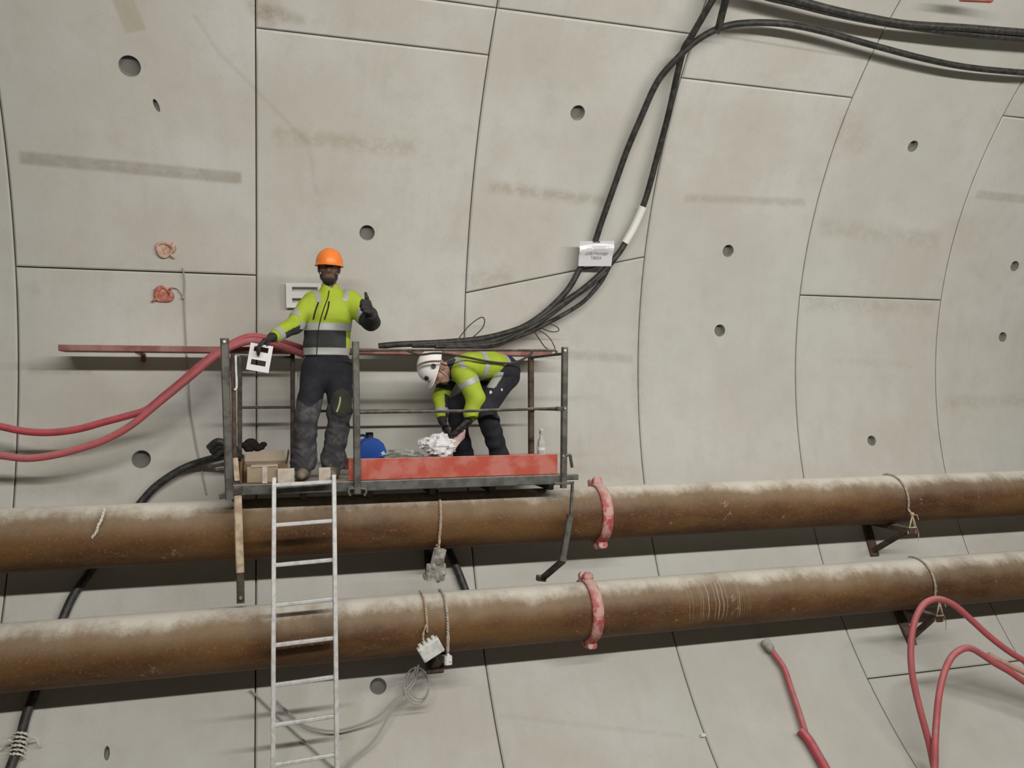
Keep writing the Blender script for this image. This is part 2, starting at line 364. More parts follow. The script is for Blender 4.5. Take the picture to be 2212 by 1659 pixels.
# ------------------------------------------------------------------ the tunnel lining
XR = [-5.96, -3.99, -2.0225, -0.0626, 1.9129, 3.8029, 5.7370, 7.6719, 9.61, 11.55, 13.5]
D = math.radians
slant = (xth(1007, 632)[1], xth(1390, 556)[1])
LO, HI = D(-64), D(80)
JO = {0: [D(25), D(-30)], 1: [D(36), D(-19)], 2: [D(11.58)], 3: [D(38.29), D(43.33)], 4: [slant, D(43.33)], 5: [D(38.24)],
      6: [D(-41.45), D(11.52)], 7: [xth(2190, 253.5)[1]], 8: [D(12), D(-42)], 9: [D(-10), D(40)]}
HOLES = []
for (px, py, r) in [(280, 143, .085), (305, 992, .08), (793, 503, .072), (1248, 244, .072), (1293, 32, .075), (1573, 542, .066),
                    (1555, 714, .066), (1883, 952, .058), (1972, 316, .062), (2192, 575, .062), (2166, 728, .06), (817, 1482, .072)]:
    x, th = xth(px, py); HOLES.append((x, th, r, r, 0.0, (.15 if py < 200 and px < 400 else .085)))
for (px, py, a) in [(338, 228, .35), (231, 1627, .1)]:
    x, th = xth(px, py); HOLES.append((x, th, .02, .055, a, .05))
def cylp(x, th, dep=0.0): return (x, YC+(R+dep)*math.cos(th), ZC+(R+dep)*math.sin(th))
NH = 24
def breaks(n, boxes):
    b = [i/n for i in range(n+1)]
    b = [v for v in b if v in (0.0, 1.0) or not any(lo-.25/n < v < hi+.25/n for lo, hi in boxes)]
    return sorted(set(b+[e for bx_ in boxes for e in bx_]))
def segment(parent, x0, x1, lo, hi):
    (l0, l1), (h0, h1) = lo, hi; g, c = .0055, .013
    X0, X1 = x0+g+c, x1-g-c
    TH = lambda fx, q: ((l0+(l1-l0)*fx)+(g+c)/R)*(1-q)+((h0+(h1-h0)*fx)-(g+c)/R)*q
    hs = []
    for H in HOLES:
        if not (x0+.1 < H[0] < x1-.1): continue
        fx = (H[0]-X0)/(X1-X0); a, b = TH(fx, 0), TH(fx, 1); q = (H[1]-a)/(b-a)
        if 0.02 < q < .98:
            hb = max(H[2], H[3])*1.35
            hs.append((H, (fx-hb/(X1-X0), fx+hb/(X1-X0)), (q-hb/R/(b-a), q+hb/R/(b-a))))
    bx = breaks(7, [h[1] for h in hs]); bq = breaks(max(3, int((h0-l0)*R/.2)), [h[2] for h in hs])
    vs, fs = [], []
    nx, nq = len(bx)+4, len(bq)+4
    for i in range(nx):
        fx = bx[min(max(i-2, 0), len(bx)-1)]; x = X0+(X1-X0)*fx
        if i < 2: x -= c
        if i > nx-3: x += c
        for j in range(nq):
            q = bq[min(max(j-2, 0), len(bq)-1)]; th = TH(fx, q)
            if j < 2: th -= c/R
            if j > nq-3: th += c/R
            e = min(i, j, nx-1-i, nq-1-j); vs.append(cylp(x, th, (.06, .010, 0)[min(e, 2)]))
    hc = {}
    for h in hs: hc[(bx.index(h[1][0])+2, bq.index(h[2][0])+2)] = h
    skip = set()
    for (i, j), h in hc.items():
        i1 = bx.index(h[1][1])+2; j1 = bq.index(h[2][1])+2
        for a in range(i, i1):
            for b in range(j, j1): skip.add((a, b))
    for i in range(nx-1):
        for j in range(nq-1):
            if (i, j) in skip: continue
            a = i*nq+j; fs.append((a, a+nq, a+nq+1, a+1))
    for h in hs:
        H, (fa, fb), (qa, qb) = h; o = len(vs)
        prof = [(1.0, 0), (.95, .006), (.86, H[5]), (.0, H[5]+.004)]
        for k in range(NH):
            ph = 2*PI*k/NH; cx, sx = math.cos(ph), math.sin(ph); mm = max(abs(cx), abs(sx))
            fx = (fa+fb)/2+cx/mm*(fb-fa)/2; q = (qa+qb)/2+sx/mm*(qb-qa)/2
            vs.append(cylp(X0+(X1-X0)*fx, TH(fx, q)))
        for (s_, dp) in prof:
            for k in range(NH):
                ph = 2*PI*k/NH; ca, sa = math.cos(H[4]), math.sin(H[4]); ex, ey = H[2]*math.cos(ph)*s_, H[3]*math.sin(ph)*s_
                vs.append(cylp(H[0]+ex*ca-ey*sa, H[1]+(ex*sa+ey*ca)/R, dp))
        for rg in range(4):
            for k in range(NH):
                k2 = (k+1) % NH; a, b = o+rg*NH, o+(rg+1)*NH
                fs.append((a+k, a+k2, b+k2, b+k))
    mi = [0]*len(fs)
    for q in range(len(hs)):
        e0 = len(fs)-(len(hs)-q)*4*NH; mi[e0+NH:e0+4*NH] = [1]*(3*NH)
    ob = link_mesh('segment', vs, fs, [M['con'], M['sock']], parent, smooth=False, midx=mi)
    bm = bmesh.new(); bm.from_mesh(ob.data); bmesh.ops.remove_doubles(bm, verts=bm.verts, dist=2e-4)
    bm.to_mesh(ob.data); bm.free()
    ob.data.polygons.foreach_set('use_smooth', [True]*len(ob.data.polygons)); ob.data.set_sharp_from_angle(angle=D(30))
    return ob
def arcshell(name, x0, x1, a0, a1, n, rad, mt, xs=(0, 1)):
    vs, fs = [], []
    for i in range(n+1):
        th = a0+(a1-a0)*i/n
        for x in (x0, x1): vs.append((x, YC+rad*math.cos(th), ZC+rad*math.sin(th)))
    fs = [(2*i, 2*i+2, 2*i+3, 2*i+1) for i in range(n)]
    o = link_mesh(name, vs, fs, mt, None, (0, 0, 0), smooth=True); return tag(o, kind='structure')
wb = arcshell('wall_back', XR[0]-8, XR[-1]+8, LO, HI, 60, R+.062, M['grout'])
BASE[wb.name] = Vector((0, 0, 0))
for k in range(len(XR)-1):
    js = sorted([(j if isinstance(j, tuple) else (j, j)) for j in JO[k]], key=lambda j: j[0])
    js = [(LO, LO)]+js+[(HI, HI)]
    for a, b in zip(js[:-1], js[1:]): segment(wb, XR[k], XR[k+1], a, b)
ZF = -3.62
fa = math.asin((ZF-ZC)/R)
arcshell('ceiling', XR[0]-8, XR[-1]+8, HI, D(130), 20, R, M['dull'])
arcshell('wall_front', XR[0]-8, XR[-1]+8, D(130), PI-fa+.02, 40, R, M['dull'])
yb = YC+R*math.cos(fa)
tag(link_mesh('floor', [(XR[0]-8, 2*YC-yb, ZF), (XR[-1]+8, 2*YC-yb, ZF), (XR[-1]+8, yb-.03, ZF), (XR[0]-8, yb-.03, ZF)], [(0, 1, 2, 3)], M['floor'], None, (0, 0, 0)), kind='structure')
# ------------------------------------------------------------------ pipes
PR = .253
YU, YL = 7.425, 7.105
ZU, ZL = -1.147, -1.972
def pipe(name, x0, x1, y, z, label, mt='rust'):
    n, m = 64, max(2, int((x1-x0)/.4)); vs = []; fs = []
    prof = [(x0, PR-.02)]+[(x0+(x1-x0)*i/m, PR) for i in range(m+1)]+[(x1, PR-.02)]
    for x, r in prof: vs += [(x, y+r*math.cos(2*PI*k/n), z+r*math.sin(2*PI*k/n)) for k in range(n)]
    fs = [(a*n+k, (a+1)*n+k, (a+1)*n+(k+1) % n, a*n+(k+1) % n) for a in range(len(prof)-1) for k in range(n)]
    o = link_mesh(name, vs, fs, M[mt], None, ((x0+x1)/2, y, z), smooth=True); return tag(o, label, 'pipe', 'rusty pipes along the wall')
xcu = at(1313, 1100, YU-PR).x; xcl = at(1292, 1320, YL-PR).x
xs_ = at(1555, 1290, YL-PR).x; M['rust_rings'] = rust('scraped_rusty_steel', (xs_-(xcl+.006+13.5)/2, .34))
pipe('steel_pipe', -7, xcu-.006, YU, ZU, 'rusty brown upper pipe left of the red coupling, under the work platform')
pipe('steel_pipe', xcu+.006, 13.5, YU, ZU, 'rusty brown upper pipe right of the red coupling, reddish underside')
pipe('steel_pipe', -7, xcl-.006, YL, ZL, 'rusty brown lower pipe left of its red coupling, behind the ladder')
pipe('steel_pipe', xcl+.006, 13.5, YL, ZL, 'rusty lower pipe right of its coupling, with white scratch rings', 'rust_rings')
def coupling(x, y, z, a_top, label):
    t = thing('pipe_coupling', label, 'coupling', (x, y, z), 'red couplings on the pipes')
    W = .05
    for h in (0, 1):
        b = MB(); a0 = a_top+h*PI+D(7); n = 24; prof = [(-W, PR+.002), (-W, PR+.022), (-W*.6, PR+.036), (W*.6, PR+.036), (W, PR+.022), (W, PR+.002)]
        vs = []; aa = [a0+(PI-D(14))*i/n for i in range(n+1)]
        for a in aa: vs += [(x+px, y+r*math.cos(a), z+r*math.sin(a)) for px, r in prof]
        k = len(prof); fs = [(i*k+j, i*k+(j+1) % k, (i+1)*k+(j+1) % k, (i+1)*k+j) for i in range(n) for j in range(k)]
        fs += [tuple(range(k-1, -1, -1)), tuple(range(n*k, n*k+k))]
        b.add(vs, fs)
        for e, a in ((-1, aa[0]), (1, aa[-1])):           # bolt lugs
            ra = Vector((0, math.cos(a), math.sin(a))); ta = Vector((0, -math.sin(a), math.cos(a)))*e
            c = Vector((x, y, z))+ra*(PR+.05)
            b.beam(c-ta*.045, c+ta*.006, .085, .075, up=ra, c=.018)
        b.build('half_shell', M['coup'], t, smooth=True, angle=35)
    for h in (0, 1):
        a = a_top+h*PI; ra = Vector((0, math.cos(a), math.sin(a))); ta = Vector((0, -math.sin(a), math.cos(a)))
        c = Vector((x, y, z))+ra*(PR+.058); b = MB()
        b.cyl(c-ta*.075, c+ta*.075, .016, n=10); 
        for e in (-1, 1): b.cyl(c+ta*e*.052, c+ta*e*.078, .026, n=6)
        b.build('bolt', M['bolt'], t)
coupling(xcu, YU, ZU, D(78), 'red bolted coupling with pink dust on the upper pipe')
coupling(xcl, YL, ZL, D(82), 'red bolted coupling on the lower pipe, under the first coupling')
# ------------------------------------------------------------------ brackets and ropes that carry the pipes
def bracket(px, py, y, z, label, tip, drop=.30, mt='brown', wd=.07):
    p = wall(px, py); x = p.x; zt = z-PR-.03
    yw = lambda zz: YC+math.sqrt(R*R-(zz-ZC)**2)
    t = thing('wall_bracket', label, 'bracket', (x, yw(zt)-.02, zt), 'steel brackets under the pipes')
    b = MB(); b.beam((x, yw(zt)+.0, zt), (x, y-tip, zt), wd, .06, c=.006); b.build('arm', M[mt], t)
    b = MB(); b.beam((x, yw(zt-drop)-.03, zt-drop), (x, y-tip+.10, zt-.02), wd*.8, .05, c=.005); b.build('brace', M[mt], t)
    b = MB(); b.beam((x, yw(zt+.1)-.015, zt+.1), (x, yw(zt-drop-.06)-.015, zt-drop-.06), wd*1.5, .03, up=(0, 1, .3), c=.004); b.build('wall_plate', M[mt], t)
    for dz in (.05, -drop*.5): b = MB(); b.cyl((x, yw(zt+dz)-.055, zt+dz), (x, yw(zt+dz)-.02, zt+dz), .016, n=6); b.build('anchor_bolt', M['dsteel'], t)
    return x, zt, t
def rope_round(x, y, z, a0, a1, dx, r, label, mt, group='ropes round the pipes', tail=(), off=.0):
    n = 40; pts = [Vector((x+dx*i/n, y+(PR+.014+off)*math.cos(a0+(a1-a0)*i/n), z+(PR+.014+off)*math.sin(a0+(a1-a0)*i/n))) for i in range(n+1)]
    pts += [Vector(q) for q in tail]
    b = MB(); b.rope(spline(pts, 3), r, .045); o = b.build('tie_rope', M[mt], None, pts[-1], smooth=True)
    return tag(o, label, 'rope', group)
xb1, zb1, _ = bracket(1889, 1203, YU, ZU, 'brown triangular wall bracket under the upper pipe at right', .34)
xb2, zb2, _ = bracket(1958, 1368, YL, ZL, 'brown triangular wall bracket under the lower pipe, behind the red hose loop', .34)
xb3, zb3, t3 = bracket(937, 1272, YU, ZU, 'mortar-splashed wall bracket under the platform, above the lower pipe', .10, .22, 'brown', .09)
pt_, pb_ = at(946, 1186, YU-.31), at(939, 1253, YU-.27)
b = MB(); b.beam(pt_+Vector((.02, 0, 0)), pt_.lerp(pb_, .6), .11, .05, up=(0, 1, 0), c=.016); b.beam(pt_.lerp(pb_, .5), pb_, .17, .06, up=(0, 1, 0), c=.02)
for i in range(26):
    a = rng.random(3); q = pt_.lerp(pb_, .1+.88*a[0]); w_ = .035+.05*a[0]
    b.sphere(q+Vector(((a[1]-.5)*2*w_, (a[2]-.6)*.05, 0)), .018+.016*rng.random(), 7, 5, (1, .8, .7+.9*rng.random()))
b.build('mortar_lump', M['mortar'], t3)
xb4, zb4, _ = bracket(943, 1478, YL, ZL, 'brown bracket end under the lower pipe beside the white box', .12, .14, 'brown', .1)
# ropes: right pair runs over the pipe to the bracket tip, with a knot below
for (xb, y, z, zt, lab, mt) in ((xb1, YU, ZU, zb1, 'knotted pale rope over the upper pipe at right', 'rope2'),
                                (xb2, YL, ZL, zb2, 'pale rope over the lower pipe above the red hose loop', 'rope2')):
    k = Vector((xb+.03, y-PR-.05, z-.12))
    rope_round(xb-.0, y, z, D(72), D(196), .02, .011, lab, mt, tail=(k,))
    b = MB(); tip = Vector((xb, y-.34, zt))
    b.sphere(k, .022, 8, 6)
    for (dx, dy, dz) in ((-.04, .0, .03), (-.04, .02, -.03), (.04, .0, .03), (.045, .01, -.03)):
        b.rope([k, k.lerp(tip+Vector((dx, dy, dz)), .5), tip+Vector((dx, dy, dz))], .007, .05)
    b.rope([tip+Vector((-.04, 0, .034)), tip+Vector((.045, 0, .034))], .007, .05)
    b.rope([tip+Vector((.05, -.0, .03)), tip+Vector((.10, .03, -.04)), tip+Vector((.09, .02, -.12))], .005, .05)
    b.rope([k, k+Vector((.06, 0, -.01)), k+Vector((.075, 0, -.06))], .006, .05)
    o = b.build('knot', M['rope'], None, tuple(k), smooth=True)
    tag(o, 'knotted rope end lashed to bracket tip under the '+('upper' if y == YU else 'lower')+' pipe', 'rope', 'rope lashings at the brackets')
xr = at(957, 1130, YU-PR).x
rope_round(xr, YU, ZU, D(80), D(205), -.03, .012, 'beige twisted rope down the upper pipe below the platform', 'rope',
           tail=((xr-.035, YU-PR+.0, ZU-.19), (xr-.045, YU-PR+.06, zb3+.10)))
xr = at(922, 1330, YL-PR).x
rope_round(xr, YL, ZL, D(75), D(180), .0, .010, 'thin beige rope over the lower pipe, ends at the white box', 'rope',
           tail=tuple(at(px, py, YL-PR-.035) for px, py in ((921, 1350), (914, 1372), (916, 1392))))
xr = at(967, 1330, YL-PR).x
rope_round(xr, YL, ZL, D(70), D(185), .0, .012, 'beige rope over the lower pipe with a white end, right of white box', 'rope2',
           tail=tuple(at(px, py, YL-PR-.035) for px, py in ((968, 1380), (967, 1412))))
b = MB(); p = at(968, 1426, YL-PR-.045); b.beam(p+Vector((0, 0, .034)), p-Vector((0, 0, .034)), .062, .05, c=.012)
b.cyl(p+Vector((0, 0, .034)), p+Vector((0, 0, .052)), .014); b.sphere(p+Vector((.016, -.024, 0)), .012, 8, 6)
tag(b.build('rope_weight', M['white'], None, tuple(p), smooth=True), 'small white block at the end of the rope', 'weight')
pts = [at(px, py, YU-PR-.012+dy) for px, py, dy in ((226, 1098, .06), (219, 1122, .02), (212, 1136, 0), (208, 1150, .0), (198, 1162, .01))]
b = MB(); b.rope(spline(pts, 6), .011, .06); tag(b.build('cord_scrap', M['cord'], None, pts[-1], smooth=True), 'white scrap of cord hanging on the upper pipe at left', 'rope')
# white junction box tied to the lower pipe
c = at(930, 1402, 6.76); ex = (at(955, 1390, 6.76)-at(908, 1420, 6.76)).normalized(); ez = Vector((0, -1, 0)); ey = ez.cross(ex)*-1
if ey.z < 0: ey = -ey
t = thing('junction_box', 'white junction box tilted on the lower pipe below the rope', 'box', tuple(c))
b = MB(); b.beam(c-ex*.095, c+ex*.095, .125, .085, up=(0, -1, 0), c=.014); b.build('housing', M['boxw'], t, smooth=True)
b = MB(); b.beam(c-ex*.088+ez*.048, c+ex*.088+ez*.048, .115, .016, up=(0, -1, 0), c=.006); b.build('lid', M['boxw'], t, smooth=True)
for s_ in (-.06, -.02, .02, .06):
    q = c+ex*s_+ey*.062; b = MB(); b.cyl(q, q+ey*.026, .015, n=10); b.build('cable_gland', M['boxw'], t)
for s1 in (-.075, .075):
    for s2 in (-.045, .045): q = c+ex*s1+ey*s2+ez*.055; b = MB(); b.cyl(q, q+ez*.006, .007, n=8); b.build('lid_screw', M['strapw'], t)
b = MB(); b.beam(c+Vector((.03, .03, -.02)), c+Vector((.10, .06, -.11)), .05, .04); b.build('clip', M['dkcap'], t)
# thin cables that hang from the box, and a wire's shadow modelled as a tube
def wirething(name, pts, r, mt, label, cat='cable', group=None, n=8, sp=8):
    b = MB(); P = spline(pts, sp); b.tube(P, r, n); o = b.build(name, M[mt], None, pts[len(pts)//2], smooth=True); return tag(o, label, cat, group)
W_ = lambda L, off: [wall(px, py, off if not isinstance(off, (list, tuple)) else off[i]) for i, (px, py) in enumerate(L)]
o1 = [.24, .2, .16, .13, .10, .08, .07, .06, .05, .05]
wirething('thin_line', W_([(898, 1440), (889, 1474), (851, 1513), (818, 1546), (775, 1566), (729, 1578), (691, 1576), (653, 1564), (623, 1539), (597, 1513)], o1), .009, 'wire',
          'thin grey cable sagging from white box to behind the ladder', group='thin cables below the white box')
wirething('thin_line', W_([(904, 1436), (893, 1478), (856, 1518), (830, 1564), (805, 1602), (760, 1642), (735, 1680)], [.24, .2, .15, .12, .1, .08, .06]), .009, 'wire',
          'thin grey cable running from white box steeply down to lower edge', group='thin cables below the white box')
wirething('thin_line', W_([(540, 1490), (562, 1510), (615, 1561), (638, 1582), (691, 1632), (740, 1675)], [.03]*6), .008, 'wire',  # tube laid along the wall in place of a wire's cast shadow
          'thin grey tube standing in for a wire shadow slanting behind the ladder', group='thin cables below the white box')
q = wall(1518, 1588, .015); b = MB(); b.beam(q-Vector((.022, 0, 0)), q+Vector((.022, 0, 0)), .04, .02); tag(b.build('cable_clip', M['white'], None, tuple(q)), 'small white clip on the wall at the joint below the pipes', 'clip')
b = MB()
for k, (rx, ry, dx) in enumerate(((24, 34, 0), (20, 28, 4), (27, 40, -3))):
    L = [wall(903+dx+rx*math.cos(2*PI*i/24), 1482+ry*math.sin(2*PI*i/24), .17+.015*k) for i in range(24)]
    b.tube(L, .007, 6, closed=True)
tag(b.build('cable_coil', M['wire'], None, tuple(wall(903, 1482, .17)), smooth=True), 'small coil of thin grey cable under the white box', 'cable')
# ------------------------------------------------------------------ thick black cables
BK = lambda pts, off, r, lab, **k: wirething('power_cable', W_(pts, off), r, 'black', lab, 'cable', **k)
o = wirething('power_cable', [at(503, 978, 7.66), at(482, 985, 7.72)]+W_([(430, 999), (392, 1014), (355, 1037), (325, 1062), (285, 1110), (235, 1175), (195, 1234), (159, 1286), (135, 1338), (100, 1425), (75, 1496), (55, 1550), (40, 1610), (18, 1670)],
          [.12, .1, .08, .06, .046, .046, .046, .046, .046, .046, .046, .05, .06, .06]), .035, 'black', 'thick black cable passing behind both pipes at far left', n=12)
cen = [wall(46, 1585, .053), wall(34, 1640, .06)]
b = MB(); d = (cen[1]-cen[0]).normalized(); x_, y_, _d = frame(d)
pts = [cen[0].lerp(cen[1], i/60)+(x_*math.cos(i*.63)+y_*math.sin(i*.63))*.046 for i in range(61)]
b.rope(pts, .010, .05)
for sx_ in (1, -1):
    q = cen[0].lerp(cen[1], .35); b.rope(spline([q-y_*.045*0+x_*.046*sx_, q+x_*.09*sx_+Vector((.02, -.02, .03)), q+x_*.13*sx_+Vector((.01, -.02, -.03))], 6), .008, .05)
tag(b.build('rope_binding', M['cord'], None, tuple(cen[0]), smooth=True), 'white rope wound round the thick black cable at lower left', 'rope')
b = MB()
for k in range(3):
    q = at(478+6*k, 965+9*k, 7.62+.02*k); b.tube(spline([q+Vector((-.10, .02, -.01)), q+Vector((-.03, -.02, .045)), q+Vector((.05, -.02, .02)), q+Vector((.12, .03, -.03))], 6), .032, 10)
tag(b.build('cable_bundle', M['black'], None, tuple(at(480, 970, 7.62)), smooth=True), 'short black cable bundle beside the left scaffold post', 'cable')
BK([(945, 1130), (965, 1178), (980, 1210), (1003, 1268), (1020, 1318), (1040, 1370)], .046, .035, 'short stretch of thick black cable between the pipes beside mortared bracket', n=12)
BA = [(1560, -35), (1539, 0), (1494, 78), (1477, 107), (1463, 161), (1444, 247), (1424, 322), (1391, 440), (1352, 522), (1323, 564), (1293, 596), (1256, 627), (1220, 652), (1175, 684), (1139, 705), (1094, 726), (1062, 737), (1025, 743), (960, 745), (890, 745)]
offA = [.16, .14, .12, .10, .09, .09, .09, .09, .10, .11, .12, .13, .14, .16, .18, .21, .24, .27, .29, .29]
rad_ = .030
o = wirething('power_cable', W_(BA, offA), rad_, 'black2', 'black cable with a white marker sleeve, right one of the hanging pair', 'cable', 'black cables hung on the wall', 10)
b = MB(); b.tube(spline(W_([(1389, 446), (1378, 472), (1366, 497), (1350, 525)], [.09, .09, .095, .10]), 4), .040, 12); sl = b.build('marker_sleeve', M['sleeve'], o, smooth=True); sl['label'] = 'white sleeve round the cable'
BB = [(2900, 215), (2500, 185), (2290, 160), (2212, 157), (2096, 146), (2001, 128), (1890, 99), (1786, 70), (1712, 54), (1650, 49), (1589, 52), (1547, 64), (1506, 87), (1465, 124), (1420, 177), (1382, 260), (1354, 326), (1329, 396), (1300, 478), (1282, 530), (1255, 576), (1229, 622), (1193, 661), (1157, 690), (1121, 710), (1067, 726), (1021, 734), (976, 738), (930, 741), (860, 744), (818, 748)]
offB = [.17]*9+[.16, .15, .14, .12, .11, .10, .09, .08, .08, .08, .08, .09, .11, .13, .16, .20, .23, .25, .27, .29, .29, .29]
wirething('power_cable', W_(BB, offB), .030, 'black2', 'long black cable from top right corner bending down behind the white tag', 'cable', 'black cables hung on the wall', 10)
wirething('power_cable', W_([(1316, 576), (1302, 603), (1283, 628), (1256, 655), (1211, 683), (1175, 702), (1148, 716), (1103, 733), (1076, 744), (1030, 750), (960, 750)], [.12, .11, .11, .12, .14, .16, .19, .23, .26, .31, .33]), .022, 'black2',
          'thinner black cable forming the outer, lowest curve of the bundle', 'cable', 'black cables hung on the wall', 9)
wirething('power_cable', W_([(1309, 588), (1280, 613), (1233, 647), (1184, 684), (1150, 706), (1110, 726), (1070, 742), (1000, 748), (940, 749)], [.13, .13, .14, .16, .19, .23, .28, .32, .33]), .022, 'black2',
          'thinner black cable in the middle of the bundle above the bending worker', 'cable', 'black cables hung on the wall', 9)
wirething('power_cable', W_([(1580, -40), (1568, 0), (1560, 30), (1553, 58), (1546, 70)], [.17, .16, .15, .15, .15]), .034, 'black2',
          'short black cable rising to top edge from the cable bend', 'cable', 'black cables hung on the wall', 9)
for k, (dy, of, lb) in enumerate(((0, .22, 'upper'), (13, .20, 'lower'))):
    wirething('power_cable', W_([(1600, -32+dy*.6), (1660, -14+dy*.6), (1712, -2+dy*.6), (1795, 20+dy*.5), (1877, 38+dy*.4), (1960, 52+dy*.35), (2083, 60+dy*.9), (2160, 66+dy), (2212, 70+dy), (2290, 76+dy), (2500, 95+dy), (2900, 130+dy)], of), .034, 'black',
              lb+' one of the two black cables along the top right edge', 'cable', 'black cables along the top right', 10)
b = MB(); q = [wall(2076, -4, .24), wall(2142, -1, .24)]; b.beam(q[0], q[1], .05, .05)
tag(b.build('red_tape_band', M['redp'], None, tuple(q[0])), 'small red strip at the top edge near the right corner', 'strip')
# thin wire loops at the cable bundle
for L, lb in (([(989, 734), (1012, 705), (1038, 686), (1047, 692), (1041, 710), (1020, 730)], 'thin dark wire loop standing above the cables'),
              ([(1153, 714), (1165, 733), (1180, 752), (1199, 757), (1190, 734), (1174, 719), (1160, 713)], 'thin dark wire loop hanging down to the right rail'),
              ([(1168, 708), (1182, 714), (1196, 717), (1207, 714), (1203, 706), (1188, 700)], 'small thin wire loop sticking out right of the cables')):
    wirething('wire_loop', W_(L, .2), .0055, 'bwire', lb, 'wire', 'wire loops on the cable bundle', 6)
# tag hung on the cable
t0, t1, t2, t3_ = wall(1252, 521, .15), wall(1327, 520, .15), wall(1320, 575, .15), wall(1249, 575, .15)
nrm = (t1-t0).cross(t3_-t0).normalized()
if nrm.y > 0: nrm = -nrm
t = thing('cable_tag', 'white printed tag in film hung on the black cable', 'tag', tuple((t0+t2)/2))
nx_, ny_ = 12, 10; vs = []
for j in range(ny_+1):
    for i in range(nx_+1):
        u_, v_ = i/nx_, j/ny_; p = t0.lerp(t1, u_).lerp(t3_.lerp(t2, u_), v_)
        bow = .022*math.exp(-((v_-.40+.10*math.sin(u_*2.6))/.13)**2)
        vs.append(p+nrm*(bow+.004))
n1 = len(vs); vs += [v-nrm*.004 for v in vs]
W1 = nx_+1; fs = []
for j in range(ny_):
    for i in range(nx_):
        a = j*W1+i; fs.append((a, a+W1, a+W1+1, a+1)); a += n1; fs.append((a, a+1, a+W1+1, a+W1))
bd = [i for i in range(W1)]+[j*W1+nx_ for j in range(1, ny_+1)]+[ny_*W1+i for i in range(nx_-1, -1, -1)]+[j*W1 for j in range(ny_-1, 0, -1)]
fs += [(bd[k], bd[(k+1) % len(bd)], bd[(k+1) % len(bd)]+n1, bd[k]+n1) for k in range(len(bd))]
link_mesh('tag_sheet', vs, fs, M['paper'], t, smooth=True)
def lettering(txt, c, xdir, nrm_, size, mt, parent, name='lettering'):
    cu = bpy.data.curves.new('text', 'FONT'); cu.body = txt; cu.size = size; cu.align_x = 'CENTER'; cu.align_y = 'CENTER'; cu.extrude = .0006; cu.resolution_u = 3
    to = bpy.data.objects.new('text', cu); COL.objects.link(to); dg = bpy.context.evaluated_depsgraph_get(); dg.update()
    me = to.evaluated_get(dg).to_mesh(); V = [v.co.copy() for v in me.vertices]; Fc = [tuple(p.vertices) for p in me.polygons]
    to.evaluated_get(dg).to_mesh_clear(); bpy.data.objects.remove(to); bpy.data.curves.remove(cu)
    x = Vector(xdir).normalized(); n = Vector(nrm_).normalized(); y = n.cross(x)
    if y.z < 0: y = -y
    return link_mesh(name, [Vector(c)+x*v.x+y*v.y+n*v.z for v in V], Fc, M[mt], parent)
xd = t1-t0
lettering('LNB Montage', wall(1288, 546.5, .15)+nrm*.022, xd, nrm, .043, 'ink', t)
lettering('TB024', wall(1287, 557, .15)+nrm*.012, xd, nrm, .043, 'ink', t)
b = MB(); q = wall(1287, 523, .14); b.tube([q+Vector((.04*math.cos(a), .045*math.sin(a), 0)) for a in [2*PI*i/16 for i in range(16)]], .004, 6, True); b.build('cable_tie', M['dkcap'], t)
# ------------------------------------------------------------------ red steel shelf on the wall
xs0, xs1 = at(125, 757, 7.68).x, at(1194, 763, 7.68).x
zs = at(660, 760, 7.68).z
yw = YC+math.sqrt(R*R-(zs-ZC)**2)
t = thing('wall_shelf', 'long narrow dusty red steel shelf on the wall behind the workers', 'shelf', (xs0, yw, zs))
b = MB(); b.beam((xs0, yw-.28, zs), (xs1, yw-.28, zs), .26, .026, c=.003); b.build('tray', M['pinkp'], t)
b = MB(); b.beam((xs0, yw-.405, zs+.014), (xs1, yw-.405, zs+.014), .012, .05, c=.002); b.build('front_lip', M['pinkp'], t)
for px in (300, 700, 1040):
    xx = at(px, 760, 7.8).x; b = MB(); b.beam((xx, yw+.005, zs-.02), (xx, yw-.38, zs-.02), .04, .02); b.beam((xx, yw-.005, zs-.02), (xx, yw-.005, zs-.085), .04, .012, up=(0, 1, 0)); b.build('support', M['pinkp'], t)
# ------------------------------------------------------------------ red hoses
ys = 7.62
def hose(pts, Y, r, mt, lab, grp, name='red_hose', n=12):
    P = [at(px, py, min(Y if not isinstance(Y, (list, tuple)) else Y[i], wall(px, py, .06).y)) for i, (px, py) in enumerate(pts)]
    return wirething(name, P, r, mt, lab, 'hose', grp, n)
hose([(-60, 908), (0, 921), (56, 932), (112, 934), (168, 927), (224, 912), (280, 897), (318, 884), (355, 854), (392, 824), (430, 790), (467, 762), (500, 742), (540, 727), (585, 732), (630, 745), (668, 757)], 7.62, .030, 'hose', 'red hose from the left edge, upper of the two, over the shelf end', 'red hoses at left')
hose([(-60, 980), (0, 984), (56, 990), (112, 984), (168, 970), (224, 951), (280, 921), (336, 876), (385, 836), (425, 803), (462, 772), (497, 751), (540, 737), (585, 742), (625, 754), (660, 768)], [7.56]*6+[7.55]*10, .030, 'hose2', 'red hose from the left edge, lower of the two, sagging deeper', 'red hoses at left')
o = hose([(1661, 1398), (1675, 1416), (1694, 1444), (1708, 1485), (1725, 1535), (1739, 1580)], [9]*6, .027, 'hose2', 'short red hose from a grey end fitting below the lower pipe', 'red hoses at lower right')
q0, q1 = wall(1651, 1382, .055), wall(1667, 1407, .06); b = MB(); b.rings([(q0, .036), (q0.lerp(q1, .2), .048), (q0.lerp(q1, .75), .046), (q1, .030)], 14); e_ = b.build('end_fitting', M['mortar'], o, smooth=True); e_['label'] = 'grey dusty end fitting'
